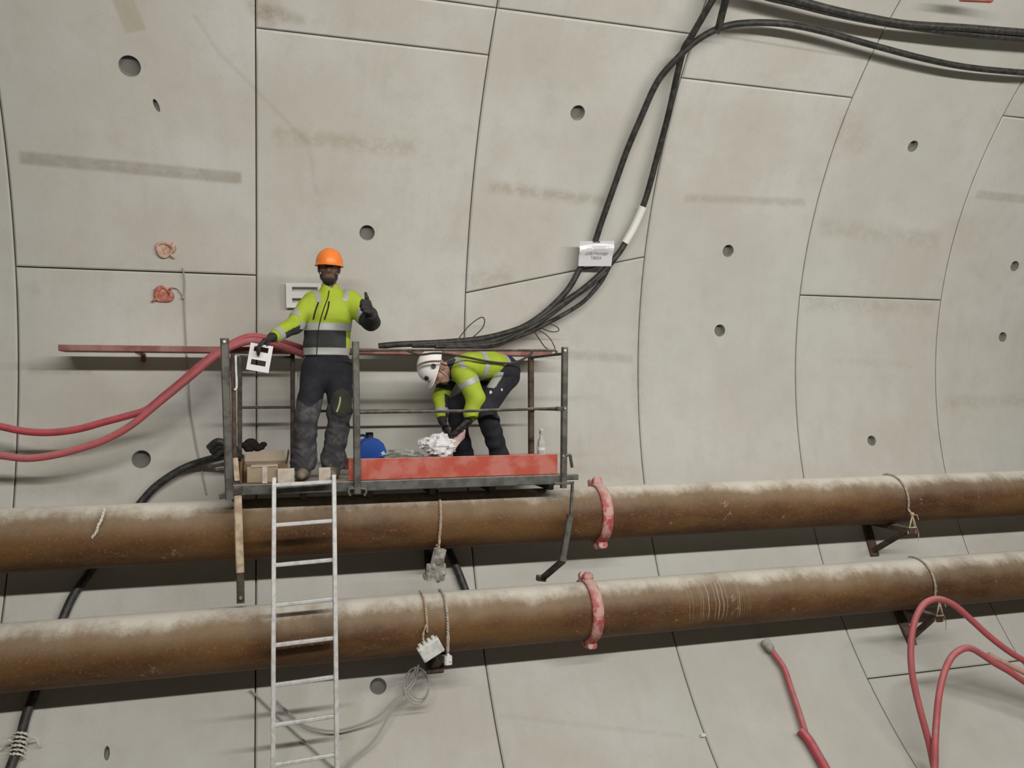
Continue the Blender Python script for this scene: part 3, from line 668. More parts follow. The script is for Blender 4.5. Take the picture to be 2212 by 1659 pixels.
o = hose([(1729, 1577), (1747, 1598), (1766, 1630), (1783, 1660), (1800, 1695)], [9]*5, .042, 'hose', 'thicker red hose into which the thinner one runs at lower edge', 'red hoses at lower right')
hose([(2032, 1720), (2018, 1659), (2007, 1606), (1993, 1554), (1979, 1499), (1969, 1444), (1968, 1388), (1976, 1341), (1993, 1308), (2015, 1295), (2037, 1296), (2065, 1310), (2098, 1339), (2140, 1377), (2181, 1408), (2212, 1427), (2270, 1462), (2400, 1560), (2500, 1700)],
     [6.1, 6.2, 6.25, 6.3, 6.38, 6.44, 6.5, 6.54, 6.56, 6.57, 6.57, 6.56, 6.54, 6.5, 6.46, 6.44, 6.4, 6.3, 6.1], .031, 'hose2', 'tall red hose loop in front of the lower pipe at right', 'red hoses at lower right')
hose([(2010, 1720), (2019, 1659), (2020, 1606), (2023, 1554), (2029, 1499), (2040, 1452), (2057, 1418), (2079, 1402), (2098, 1401), (2120, 1413), (2148, 1432), (2181, 1451), (2212, 1472), (2270, 1510), (2380, 1610), (2440, 1720)],
     [6.1, 6.12, 6.18, 6.26, 6.32, 6.38, 6.42, 6.43, 6.43, 6.42, 6.4, 6.38, 6.36, 6.3, 6.2, 6.0], .031, 'hose2', 'shorter red hose loop at lower right, inside the tall loop', 'red hoses at lower right')
hose([(2135, 1414), (2160, 1427), (2186, 1440), (2212, 1453), (2270, 1484), (2380, 1570), (2460, 1690)], [6.44, 6.44, 6.43, 6.42, 6.38, 6.25, 6.05], .026, 'hoseP', 'dusty pink hose end lying above the short loop at right edge', 'red hoses at lower right')
# ------------------------------------------------------------------ orange sockets on the wall
def socket(px, py, mt, lab, rot, tails):
    c = wall(px, py); t = thing('socket_ring', lab, 'ring', tuple(c), 'orange socket rings on the wall')
    th = math.atan2(c.z-ZC, c.y-YC); n = Vector((0, -math.cos(th), -math.sin(th))); u = Vector((1, 0, 0)); v = u.cross(n)*-1
    if v.z < 0: v = -v
    b = MB(); k = 26; pts = []; rad = []
    for i in range(k):
        a = 2*PI*i/k; rr = .062+.008*math.sin(3*a+rot)
        pts.append(c+n*.014+(u*math.cos(a)+v*math.sin(a)*.95)*rr); rad.append(.019+.007*math.sin(2*a+rot))
    b.tube(pts, .02, 8, True, rad); b.build('ring', M[mt], t, smooth=True)
    b = MB(); b.rings([(c+n*-.002, .055), (c+n*.010, .052), (c+n*.016, .03), (c+n*.018, .01)], 14); b.build('plug', M[mt], t, smooth=True)
    for (ax, ay, ln) in tails:
        b = MB(); q = c+n*.02+(u*ax+v*ay)*.06; b.tube([q, q+(u*ax+v*ay)*ln*.5+n*.012, q+(u*ax+v*ay)*ln], .010, 6); b.build('torn_flap', M[mt], t, smooth=True)
socket(357, 538, 'orangeP', 'pale orange plastic socket ring on the wall, upper one', .5, ((.8, .6, .03), (.7, -.7, .045)))
socket(353, 636, 'orange', 'darker orange-red plastic socket ring on the wall, lower one', 2.5, ((-.85, -.6, .05), (-.8, .5, .025), (.8, .7, .03)))
wirething('thin_line', W_([(395, 578), (399, 610), (398, 645), (400, 700), (404, 780), (411, 880), (424, 960), (437, 1020), (446, 1068)], .02), .006, 'wire', 'thin grey cable down the wall right of the socket rings', 'cable')
wirething('thin_line', W_([(372, 621), (383, 624), (391, 634), (398, 645)], .015), .005, 'wire', 'short thin wire from lower socket ring to the grey cable', 'wire')
b = MB(); q = wall(396, 643, .02); b.sphere(q, .016, 8, 6); tag(b.build('cable_clip', M['wire'], None, tuple(q)), 'tiny grey clip on the thin wall cable', 'clip')
# ------------------------------------------------------------------ white slotted plates
def slotted(name, c, ex, ey, w_, h_, slots, lab, th=.008):
    ex = Vector(ex).normalized(); ey = (Vector(ey)-ex*Vector(ey).dot(ex)).normalized(); n = ex.cross(ey)
    xs = sorted({-w_/2, w_/2, *[s_ for q in slots for s_ in q[:2]]}); ysx = sorted({-h_/2, h_/2, *[s_ for q in slots for s_ in q[2:]]})
    inside = lambda x, y: any(a < x < b_ and e < y < f for a, b_, e, f in slots)
    nx, ny = len(xs), len(ysx); vs = [Vector(c)+ex*x+ey*y+n*s_*th/2 for s_ in (1, -1) for y in ysx for x in xs]; o = nx*ny; fs = []
    full = {(i, j) for i in range(nx-1) for j in range(ny-1) if not inside((xs[i]+xs[i+1])/2, (ysx[j]+ysx[j+1])/2)}
    for i, j in full:
        a = j*nx+i; fs += [(a, a+1, a+nx+1, a+nx), (a+o, a+nx+o, a+nx+1+o, a+1+o)]
        for (di, dj, p, q) in ((-1, 0, a+nx, a), (1, 0, a+1, a+nx+1), (0, -1, a, a+1), (0, 1, a+nx+1, a+nx)):
            if (i+di, j+dj) not in full: fs.append((q, p, p+o, q+o))
    return tag(link_mesh(name, vs, fs, M['white'], None, tuple(c)), lab, 'plate', 'white slotted plates')
HP = dict(c=at(561, 773, 6.95), ex=at(584, 778, 6.95)-at(538, 770, 6.95), ey=at(564, 744, 6.95)-at(557, 802, 6.96))
slotted('slotted_plate', HP['c'], HP['ex'], HP['ey'], .174, .216, [(-.055, .055, .046, .088), (-.060, .053, -.062, -.019)], 'white plate with two slots held in the standing worker\'s hand')
# ------------------------------------------------------------------ ladder
YT, YBm = 6.93, 6.60
def ly(py): return YT+(YBm-YT)*(py-1035)/(1659-1035)
t = thing('ladder', 'pale aluminium ladder leaning on the platform edge', 'ladder', tuple(at(655, 1700, ly(1700))))
sl_ = {}
for nm, a, bq in (('l', (592, 1032), (589, 1780)), ('r', (721, 1026), (729, 1780))):
    p0, p1 = at(*a, ly(a[1])), at(*bq, ly(bq[1]))
    kk = 0.0
    while kk < 1 and math.hypot((p0+(p1-p0)*kk).y-YC, (p0+(p1-p0)*kk).z-ZC) < R-.03: kk += .002
    p1 = p0+(p1-p0)*kk
    b = MB(); b.beam(p0, p1, .034, .065, up=(0, 1, 0), c=.005); b.build('stile', M['alu'], t); sl_[nm] = (p0, p1)
    b = MB(); b.beam(p1+Vector((0, 0, .05)), p1+Vector((0, 0, 0)), .045, .075, up=(0, 1, 0)); b.build('rubber_foot', M['dkcap'], t)
for k in range(8):
    yl = 1048+86.2*k; yr_ = 1044+86.0*k
    fL = lambda s_, py: sl_[s_][0].lerp(sl_[s_][1], max(0, (at(600, py, ly(py)).z-sl_[s_][0].z)/(sl_[s_][1].z-sl_[s_][0].z)))
    b = MB(); b.beam(fL('l', yl), fL('r', yr_), .034, .030, up=(0, 0, 1), c=.006); b.build('rung', M['alu'], t)
# ------------------------------------------------------------------ work platform
YF, YR, DY = 7.02, 7.70, .43
ZD = at(760, 1040, YF).z; ZB = at(760, 1062, YF).z
xL, xM, xR_ = at(492, 1000, YF).x, at(769, 900, YF).x, at(1219, 900, YF).x
SP = thing('work_platform', 'scaffold work platform with grey posts and red toe board above the pipes', 'scaffold', (xM, YF, ZD))
def part(name, mt, fn, label=None, parent=SP, smooth=False):
    b = MB(); fn(b); o = b.build(name, M[mt], parent, smooth=smooth)
    if label: o['label'] = label
    return o
P_ = lambda px, py, Y=YF: at(px, py, Y)
part('front_beam', 'beam', lambda b: b.beam((xL, YF+.03, (ZD+ZB)/2), (xR_, YF+.03, (ZD+ZB)/2), .05, ZD-ZB, up=(0, 0, 1), c=.006))
part('rear_beam', 'beam', lambda b: b.beam((xL, YR, (ZD+ZB)/2), (xR_, YR, (ZD+ZB)/2), .05, ZD-ZB))
zpt = ZU+PR
for i in range(6):
    x = xL+.05+(xR_-xL-.1)*i/5
    part('joist', 'beam', lambda b: b.beam((x, YF+.22, (ZD-.045+zpt+.004)/2), (x, YR+.1, (ZD-.045+zpt+.004)/2), .05, ZD-.045-zpt-.004))
for i in range(4):
    y = YF+.125+i*.165; part('plank', 'plank', lambda b: b.beam((xL+.0, y, ZD-.022), (xR_-.0, y, ZD-.022), .158, .04, up=(0, 0, 1), c=.004))
part('post', 'galv', lambda b: b.beam(P_(485, 731), P_(496, 1078), .064, .064, up=(0, 1, 0)))
part('inner_upright', 'brown', lambda b: b.beam(P_(503, 764, YF+.06), P_(508, 1040, YF+.06), .034, .034, up=(0, 1, 0)), 'thin dark brown upright')
part('post', 'galv', lambda b: b.beam(P_(768, 738, YF-.02), P_(772, 1066, YF-.02), .056, .05, up=(0, 1, 0)))
part('post', 'galv', lambda b: b.beam(P_(1220, 750), P_(1217, 1054), .052, .052, up=(0, 1, 0)))
for a in ((485, 738, .012), (1220, 757, .012), (1220, 882, .010), (1217, 985, .010)):
    c = P_(a[0], a[1], YF-.03); part('pin', 'bolt', lambda b: b.cyl(c+Vector((0, -.012, 0)), c+Vector((0, .01, 0)), a[2], n=8))
def rear(px, py0, py1, w_=.05):
    p = at(px, (py0+py1)/2, YR); z0, z1 = at(px, py0, YR).z, at(px, py1, YR).z
    return Vector((p.x, YR, z0)), Vector((p.x, YR, z1))
ra, rb = rear(1147, 768, 980); rb.z = ZD
part('rear_post', 'brown', lambda b: b.beam(ra, rb, .052, .05, up=(0, 1, 0)))
part('post_base', 'brown', lambda b: b.beam(rb+Vector((0, 0, .012)), rb+Vector((0, 0, .06)), .075, .06, up=(0, 1, 0)))
f0, f1 = rear(518, 770, 1030); g0, g1 = rear(632, 764, 1030); f1.z = g1.z = ZD
part('rear_post', 'dsteel', lambda b: b.beam(f0, f1, .038, .038, up=(0, 1, 0)))
part('rear_post', 'dsteel', lambda b: b.beam(g0, g1, .038, .038, up=(0, 1, 0)))
for py in (771, 880):
    z = at(560, py, YR).z; part('guard_bar', 'dsteel', lambda b: b.beam((f0.x, YR, z), (g0.x, YR, z), .026, .026))
part('drop_pin', 'alu', lambda b: b.tube(spline([P_(509, 768, YF+.02), P_(510, 800, YF+.02), P_(511, 836, YF+.02), P_(506, 842, YF+.02)], 4), .010, 6))
part('drop_pin', 'alu', lambda b: b.tube([Vector((g0.x+.03, YR-.03, at(638, 805, YR).z)), Vector((g0.x+.03, YR-.03, at(638, 858, YR).z))], .010, 6))
part('top_rail', 'dsteel', lambda b: b.tube([P_(775, 757), P_(1000, 756), P_(1200, 757), P_(1203, 760), P_(1200, 764)], .011, 8))
part('end_top_rail', 'dsteel', lambda b: b.beam(P_(1217, 764), ra+Vector((0, -.01, -.02)), .03, .022))
part('mid_rail', 'dsteel', lambda b: b.tube([P_(772, 891), P_(1000, 888), P_(1185, 882.5), P_(1216, 881.5)], .013, 8))
zmr = at(900, 886, YR).z
part('rear_mid_rail', 'dsteel', lambda b: b.tube([(g0.x, YR, zmr), (ra.x, YR, zmr)], .013, 8))
part('end_mid_rail', 'dsteel', lambda b: b.beam(P_(1214, 885), Vector((ra.x, YR, zmr)), .035, .02))
for p in (P_(1208, 883, YF-.012), Vector((ra.x, YR-.03, zmr)), P_(1150, 769, YR-.02)):
    part('rail_clip', 'galv', lambda b: b.beam(p-Vector((.022, 0, 0)), p+Vector((.022, 0, 0)), .035, .04))
tx0, tx1 = P_(754, 1000).x, P_(1206, 1000).x; zt0, zt1 = ZD+.004, at(980, 986.5, YF).z
part('toe_board', 'redp', lambda b: b.beam((tx0, YF+.035, (zt0+zt1)/2), (tx1, YF+.035, (zt0+zt1)/2), .025, zt1-zt0, up=(0, 0, 1), c=.005), 'red toe board')
part('toe_board', 'redp', lambda b: b.beam((tx0+.02, YR-.05, (zt0+zt1)/2), (tx1, YR-.05, (zt0+zt1)/2), .02, .10, up=(0, 0, 1), c=.005), 'rear red toe board')
part('corner_stub', 'cream', lambda b: b.beam(P_(508, 989, YF+.02), P_(512, 1038, YF+.02), .042, .035, up=(0, 1, 0)), 'cream corner stub')
part('end_board', 'cardd', lambda b: b.beam((P_(520, 1010).x, YF+.1, ZD+.085), (P_(520, 1010).x, YR-.1, ZD+.085), .02, .17, up=(0, 0, 1)), 'dark brown end board')
for cx_ in (757, 787):                                   # claw hooks under the middle post
    part('claw_hook', 'galv', lambda b: b.tube(spline([P_(772, 1056, YF-.03), P_(cx_, 1056, YF-.03), P_(cx_+(4 if cx_ > 772 else -4), 1062, YF-.03), P_(cx_, 1071, YF-.03)], 5), .011, 7))
part('claw_plate', 'galv', lambda b: b.beam(P_(752, 1054, YF-.025), P_(792, 1053, YF-.025), .012, .03, up=(0, 0, 1)))
part('bracket_stub', 'galv', lambda b: b.beam(P_(1219, 1031), P_(1247, 1030), .055, .05))
part('claw_hook', 'dsteel', lambda b: b.tube(spline([P_(1222, 984, YF-.02), P_(1231, 983, YF-.02), P_(1233, 992, YF-.02), P_(1236, 1010, YF-.02)], 4), .014, 7))
part('foot_plate', 'galv', lambda b: b.beam(P_(1196, 1045, YF), P_(1236, 1043, YF), .06, .02))
part('bracket_stub', 'dsteel', lambda b: b.beam(P_(466, 1014), P_(494, 1010), .04, .03))
part('guy_bar', 'galv', lambda b: b.beam(P_(452, 1008, YF+.1), P_(498, 998), .02, .02))
part('foot_plate', 'dsteel', lambda b: b.beam(P_(473, 1072), P_(496, 1068), .05, .045))
lp = [P_(513, 1058, YF+.04), P_(516, 1060, YF+.04), P_(519, 1236, YF+.02), P_(520, 1302, YF+.02)]
part('hanger_leg', 'cream', lambda b: b.beam(lp[0], lp[2], .062, .055, up=(0, 1, 0)), 'cream painted hanger leg')
part('leg_extension', 'dsteel', lambda b: b.beam(lp[2]+Vector((0, 0, .02)), lp[3], .060, .045, up=(0, 1, 0)))
c = P_(520, 1291, YF-.02); part('leg_pin', 'bolt', lambda b: b.cyl(c+Vector((0, -.02, 0)), c+Vector((0, .02, 0)), .012, n=8))
part('leg_collar', 'dsteel', lambda b: b.beam(P_(512, 1053, YF+.03), P_(515, 1066, YF+.03), .085, .075, up=(0, 1, 0)))
ap = [P_(1237, 1040, YF+.06), P_(1232, 1112, YF+.02), P_(1214, 1212, YF+.0), P_(1172, 1249, YF+.36)]
part('hanger_arm', 'galv', lambda b: b.beam(ap[0], ap[1]+Vector((0, 0, -.05)), .022, .03, up=(0, 1, 0)))
part('hanger_arm', 'galv', lambda b: b.beam(ap[1], ap[2], .055, .05, up=(0, 1, 0)))
part('hanger_arm', 'dsteel', lambda b: b.beam(ap[2]+Vector((.02, 0, .01)), ap[3], .05, .05, up=(0, 1, 0)))
part('arm_end', 'dsteel', lambda b: b.beam(P_(1160, 1248, YF+.36), P_(1178, 1250, YF+.36), .06, .05))
# cord slung along the rail in front of the bending worker
wirething('slack_wire', [P_(880, 758), P_(906, 766), P_(935, 763), P_(962, 764), P_(1009, 772), P_(1055, 781), P_(1098, 785), P_(1118, 781), P_(1140, 770), P_(1150, 760)], .010, 'bwire', 'thin dark wire slung along the top rail before the bending worker', 'wire')
# ------------------------------------------------------------------ things on the deck
def flatbox(b, c, s, rz=0.0, ch=.004):
    c = Vector(c); d = Vector((math.cos(rz), math.sin(rz), 0)); b.beam(c-d*s[0]/2, c+d*s[0]/2, s[1], s[2], up=(0, 0, 1), c=ch)
bc = at(574, 1005, 7.380); bx0, bx1 = at(527, 1000, 7.300).x, at(620, 1000, 7.300).x; by0, by1 = 7.240, 7.600
zt_ = at(570, 1003, by0).z
t = thing('cardboard_box', 'open brown cardboard box at the standing worker\'s left on the deck', 'box', ((bx0+bx1)/2, by0, ZD))
def wallp(nm, p0, p1, z0, z1, mt, th=.008): part(nm, mt, lambda b: b.beam((p0[0], p0[1], (z0+z1)/2), (p1[0], p1[1], (z0+z1)/2), th, z1-z0, up=(0, 0, 1), c=.001), parent=t)
wallp('side_panel', (bx0, by0), (bx1, by0), ZD, zt_, 'cardd'); wallp('side_panel', (bx0, by1), (bx1, by1), ZD, zt_, 'card')
wallp('side_panel', (bx0, by0), (bx0, by1), ZD, zt_, 'cardd'); wallp('side_panel', (bx1, by0), (bx1, by1), ZD, zt_, 'cardd')
part('bottom_panel', 'card', lambda b: flatbox(b, ((bx0+bx1)/2, (by0+by1)/2, ZD+.008), (bx1-bx0-.01, by1-by0-.01, .008)), parent=t)
zb_ = at(570, 973, by1+.05).z
part('flap', 'cardl', lambda b: b.add([(bx0, by1, zt_), (bx1, by1, zt_), (bx1-.01, by1+.045, zb_), (bx0+.01, by1+.05, zb_-.01), (bx0, by1+.006, zt_), (bx1, by1+.006, zt_), (bx1-.01, by1+.051, zb_), (bx0+.01, by1+.056, zb_-.01)],
     [(0, 1, 2, 3), (7, 6, 5, 4), (0, 4, 5, 1), (1, 5, 6, 2), (2, 6, 7, 3), (3, 7, 4, 0)]), parent=t)
part('flap', 'cardd', lambda b: b.add([(bx1, by0, zt_), (bx1, by1, zt_), (bx1+.015, by1, zt_+.10), (bx1+.015, by0+.02, zt_+.09), (bx1+.006, by0, zt_), (bx1+.006, by1, zt_), (bx1+.021, by1, zt_+.10), (bx1+.021, by0+.02, zt_+.09)],
     [(0, 1, 2, 3), (7, 6, 5, 4), (0, 4, 5, 1), (1, 5, 6, 2), (2, 6, 7, 3), (3, 7, 4, 0)]), parent=t)
t = thing('carton', 'small pale carton with a light tape strip before the brown box', 'box', tuple(at(567, 1030, 7.080)-Vector((0, 0, 0))))
c0, c1 = at(534, 1020, 7.080), at(600, 1018, 7.080); zc0, zc1 = ZD+.002, at(565, 1008, 7.060).z
part('carton_body', 'card', lambda b: b.beam(Vector((c0.x, 7.100, (zc0+zc1)/2)), Vector((c1.x, 7.100, (zc0+zc1)/2)), .09, zc1-zc0, up=(0, 0, 1)), parent=t)
part('carton_lid', 'cardl', lambda b: b.beam(Vector((c0.x+.03, 7.100, zc1+.003)), Vector((c1.x-.0, 7.100, zc1+.006)), .095, .016, up=(0, 0, 1), c=.002), parent=t)
xx = at(572, 1018, 7.050).x; part('tape_strip', 'blk', lambda b: b.beam((xx-.02, 7.052, (zc0+zc1)/2), (xx+.02, 7.052, (zc0+zc1)/2), .006, zc1-zc0-.004, up=(0, 0, 1), c=.001), parent=t)
for (px0, px1, py0, py1, Y, lb) in ((600, 636, 1013, 1032, 7.020, 'pale wooden block before the worker\'s right boot, at the ladder top'), (689, 714, 1011, 1028, 7.000, 'pale wooden block between the worker\'s boots and the ladder')):
    b = MB(); z0, z1 = ZD+.001, at(px0, py0, Y).z; b.beam((at(px0, 1020, Y).x, Y+.03, (z0+z1)/2), (at(px1, 1020, Y).x, Y+.03, (z0+z1)/2+.0), .06, z1-z0, up=(0, 0, 1), c=.006)
    tag(b.build('wood_block', M['blk'], None, (at(px0, 1020, Y).x, Y, z0)), lb, 'block', 'wood blocks at the deck edge')
# black bag draped over the back flap of the box
zc_ = zb_+.03; 
b = MB(); q = at(549, 962, 7.680)
for (px, py, r) in ((534, 962, .045), (542, 957, .05), (548, 962, .045), (556, 968, .035), (564, 966, .030), (569, 960, .028), (538, 969, .04)):
    b.sphere(at(px, py, 7.700), r, 10, 8, (1.15, .9, .85))
tag(b.build('tool_pouch', M['blackf'], None, tuple(q), smooth=True), 'black tool pouch lying on the brown box', 'pouch')
def canister():
    p = at(801, 987, 7.450); t = thing('canister', 'blue plastic canister with dark cap on the deck behind the middle post', 'canister', (p.x, 7.450, ZD))
    z = lambda py: at(801, py, 7.450).z; x = lambda px: at(px, 960, 7.450).x
    b = MB(); prof = [(x(771), z(1000)), (x(831), z(1000)), (x(833), z(975)), (x(826), z(958)), (x(815), z(948)), (x(803), z(944)), (x(790), z(946)), (x(778), z(952)), (x(772), z(962))]
    n = len(prof); th = .10
    vs = []
    for yy, k in ((-th, .86), (-th*.8, 1.0), (th*.8, 1.0), (th, .86)):
        cxp, czp = sum(a for a, _ in prof)/n, sum(c_ for _, c_ in prof)/n
        vs += [(cxp+(a-cxp)*k, 7.450+yy, max(ZD+.001, czp+(c_-czp)*k)) for a, c_ in prof]
    fs = [(r*n+i, r*n+(i+1) % n, (r+1)*n+(i+1) % n, (r+1)*n+i) for r in range(3) for i in range(n)]+[tuple(range(n-1, -1, -1)), tuple(range(3*n, 4*n))]
    b.add(vs, fs); b.build('container_body', M['blue'], t, smooth=True, angle=50)
    b = MB(); q = Vector((x(798), 7.450, z(946))); b.cyl(q, q+Vector((0, 0, .05)), .034, n=14, ch=.005); b.build('cap', M['dkcap'], t, smooth=True)
    b = MB(); b.tube(spline([(x(779), 7.450, z(952)), (x(774), 7.450, z(943)), (x(784), 7.450, z(940)), (x(792), 7.450, z(944))], 5), .012, 8); b.build('handle', M['blue'], t, smooth=True)
    b = MB(); b.beam((x(822), 7.450-th-.002, z(975)), (x(831), 7.450-th-.002, z(988)), .03, .006, up=(0, 1, 0), c=.001); b.build('label_patch', M['bluel'], t)
canister()
def crumple(name, c, s, mt, lab, seed, amp=.42, n=40, m=26):
    r = np.random.default_rng(seed); ph = r.random((6, 4))*6.28; fr = r.integers(2, 6, (6, 3)); vs = []; fs = []
    for j in range(m+1):
        a = PI*j/m
        for i in range(n):
            bb = 2*PI*i/n; d = Vector((math.sin(a)*math.cos(bb), math.sin(a)*math.sin(bb), math.cos(a)))
            q = d*1.7+Vector((seed*3.1, seed*1.7, seed)); f1 = 1-abs(mnoise.noise(q)); f2 = 1-abs(mnoise.noise(q*2.3)); f3 = 1-abs(mnoise.noise(q*5))
            k = .50+amp*(1.25*f1*f1+.5*f2*f2*f2+.12*f3*f3)
            vs.append(Vector(c)+Vector((d.x*s[0], d.y*s[1], d.z*s[2]))*k)
    for j in range(m):
        for i in range(n): fs.append((j*n+i, (j+1)*n+i, (j+1)*n+(i+1) % n, j*n+(i+1) % n))
    for v in vs: v.z = max(v.z, ZD+.002)
    o = link_mesh(name, vs, fs, M[mt], None, tuple(c), smooth=True, angle=34); return tag(o, lab, 'bag')
crumple('plastic_bag', at(952, 965, 7.260), (.125, .11, .105), 'bag', 'crumpled white plastic bag under the bending worker\'s hands', 3)
crumple('plastic_bag', at(921, 959, 7.330), (.075, .07, .055), 'bag', 'smaller white bag corner left of the bending worker\'s bag', 5)
crumple('plastic_film', at(868, 984, 7.350), (.17, .12, .055), 'film', 'greenish clear plastic film lying left of the white bag', 9, .42)
b = MB()
prof = [(974, 967), (980, 948), (985, 930), (992, 924), (1001, 922), (1006, 930), (1004, 946), (994, 956), (986, 966)]
n = len(prof); vs = [at(px, py, 7.200+.03*math.sin(i*1.9)) for i, (px, py) in enumerate(prof)]+[at(px, py, 7.230+.03*math.sin(i*1.9)) for i, (px, py) in enumerate(prof)]
b.add(vs, [tuple(range(n)), tuple(range(2*n-1, n-1, -1))]+[(i, n+i, n+(i+1) % n, (i+1) % n) for i in range(n)])
tag(b.build('cleaning_cloth', M['pink'], None, tuple(at(990, 945, 7.200))), 'pale pink cloth in the bending worker\'s hand above the bag', 'cloth')
p = at(1169, 975, 7.500); t = thing('plastic_bottle', 'clear plastic bottle with white cap near the right end of the deck', 'bottle', (p.x, 7.500, ZD))
zz = lambda py: at(1169, py, 7.500).z
b = MB(); b.rings([((p.x, 7.500, ZD+.002), .036), ((p.x, 7.500, ZD+.01), .04), ((p.x, 7.500, zz(965)), .04), ((p.x, 7.500, zz(952)), .034), ((p.x, 7.500, zz(944)), .016), ((p.x, 7.500, zz(936)), .014)], 16); b.build('bottle_body', M['clear'], t, smooth=True)
b = MB(); b.cyl((p.x, 7.500, zz(937)), (p.x, 7.500, zz(926)), .019, n=14, ch=.004); b.build('cap', M['white'], t, smooth=True)
b = MB(); b.rings([((p.x, 7.500, zz(972)), .0408), ((p.x, 7.500, zz(966)), .0408)], 16); b.build('label_band', M['white'], t, smooth=True)
# ------------------------------------------------------------------ people: smooth-union bodies, polygonised by surface nets
SZ = 1.055
def cap(a, b, r0, r1=None, s=(1, 1, 1)): return ('c', np.array(a, float), np.array(b, float), r0*SZ, (r0 if r1 is None else r1)*SZ, np.array(s, float))
def ell(c, r, rot=None): return ('e', np.array(c, float), np.array(r, float)*SZ, None if rot is None else np.array(rot, float))
def sdf_mesh(prims, vox, k=.03, wr=None, cut=None, smooth=2):
    lo = np.full(3, 1e9); hi = -lo
    bb = []
    for p in prims:
        if p[0] == 'c':
            r = max(p[3], p[4])/p[5].min(); l, h = np.minimum(p[1], p[2])-r, np.maximum(p[1], p[2])+r
        else: r = p[2].max(); l, h = p[1]-r, p[1]+r
        bb.append((l, h)); lo = np.minimum(lo, l); hi = np.maximum(hi, h)
    lo -= 4*vox+.01; hi += 4*vox+.01; n = np.ceil((hi-lo)/vox).astype(int)+1
    D_ = np.full(n, .2, np.float32)
    ax = [lo[i]+vox*np.arange(n[i]) for i in range(3)]
    for p, (l, h) in zip(prims, bb):
        i0 = np.maximum(((l-k-3*vox-lo)/vox).astype(int), 0); i1 = np.minimum(((h+k+3*vox-lo)/vox).astype(int)+2, n)
        X, Y, Z = np.meshgrid(*[ax[i][i0[i]:i1[i]] for i in range(3)], indexing='ij', sparse=True)
        if p[0] == 'c':
            s = p[5]; a, b = p[1]*s, p[2]*s; ab = b-a; L2 = max(float(ab @ ab), 1e-9)
            px, py, pz = X*s[0]-a[0], Y*s[1]-a[1], Z*s[2]-a[2]
            t = np.clip((px*ab[0]+py*ab[1]+pz*ab[2])/L2, 0, 1)
            d = (np.sqrt((px-t*ab[0])**2+(py-t*ab[1])**2+(pz-t*ab[2])**2)-(p[3]+(p[4]-p[3])*t))/s.max()**.5
        else:
            q = [X-p[1][0], Y-p[1][1], Z-p[1][2]]
            if p[3] is not None: q = [p[3][i][0]*q[0]+p[3][i][1]*q[1]+p[3][i][2]*q[2] for i in range(3)]
            r = p[2]; k0 = np.sqrt((q[0]/r[0])**2+(q[1]/r[1])**2+(q[2]/r[2])**2)
            k1 = np.sqrt((q[0]/r[0]**2)**2+(q[1]/r[1]**2)**2+(q[2]/r[2]**2)**2)
            d = k0*(k0-1)/np.maximum(k1, 1e-6)
        sl = tuple(slice(i0[i], i1[i]) for i in range(3)); A = D_[sl]; d = d.astype(np.float32)
        hh = np.maximum(k-np.abs(A-d), 0)/k; D_[sl] = np.minimum(A, d)-hh*hh*k*.25
    X, Y, Z = np.meshgrid(*ax, indexing='ij', sparse=True)
    if wr: D_ += wr(X, Y, Z).astype(np.float32)
    if cut: D_ = np.maximum(D_, cut(X, Y, Z).astype(np.float32))
    S = D_ < 0
    sh = tuple(m-1 for m in n); cnt = np.zeros(sh, np.int8); pos = np.zeros(sh+(3,), np.float32); m = np.zeros(sh, np.float32)
    C = lambda A, i, j, l: A[i:i+sh[0], j:j+sh[1], l:l+sh[2]]
    for i in (0, 1):
        for j in (0, 1):
            for l in (0, 1): cnt += C(S, i, j, l)
    for a in range(3):
        for u in (0, 1):
            for v in (0, 1):
                o = [0, 0, 0]; o[(a+1) % 3] = u; o[(a+2) % 3] = v; o2 = list(o); o2[a] = 1
                A, B_ = C(D_, *o), C(D_, *o2); x = (A < 0) != (B_ < 0)
                t = np.where(x, A/np.where(x, A-B_, 1), 0)
                w_ = x.astype(np.float32); m += w_
                for q in range(3): pos[..., q] += w_*(o[q] if q != a else 0)+(t if q == a else 0)
    act = (cnt > 0) & (cnt < 8); idx = np.full(sh, -1, np.int64); idx[act] = np.arange(act.sum())
    I = np.argwhere(act); V = lo+vox*(I+pos[act]/m[act][:, None]); Fq = []
    for a in range(3):
        b, c = (a+1) % 3, (a+2) % 3; s0 = [slice(None)]*3; s1 = [slice(None)]*3; s0[a] = slice(0, -1); s1[a] = slice(1, None)
        E_ = S[tuple(s0)] != S[tuple(s1)]; P = np.argwhere(E_); ok = (P[:, b] > 0) & (P[:, c] > 0) & (P[:, b] < sh[b]) & (P[:, c] < sh[c]); P = P[ok]
        ins = S[tuple(P.T)]; q = []
        for db, dc in ((1, 1), (0, 1), (0, 0), (1, 0)):
            Q = P.copy(); Q[:, b] -= db; Q[:, c] -= dc; q.append(idx[tuple(Q.T)])
        q = np.stack(q, 1); q[~ins] = q[~ins][:, ::-1]; Fq.append(q)
    Fq = np.concatenate(Fq)
    for _ in range(smooth):
        acc = np.zeros_like(V); ct = np.zeros(len(V))
        for i in range(4):
            a, b = Fq[:, i], Fq[:, (i+1) % 4]
            for q in range(3): acc[:, q] += np.bincount(a, V[b, q], len(V))+np.bincount(b, V[a, q], len(V))
            ct += np.bincount(a, minlength=len(V))+np.bincount(b, minlength=len(V))
        V = V*.5+.5*acc/np.maximum(ct, 1)[:, None]
    return V, Fq
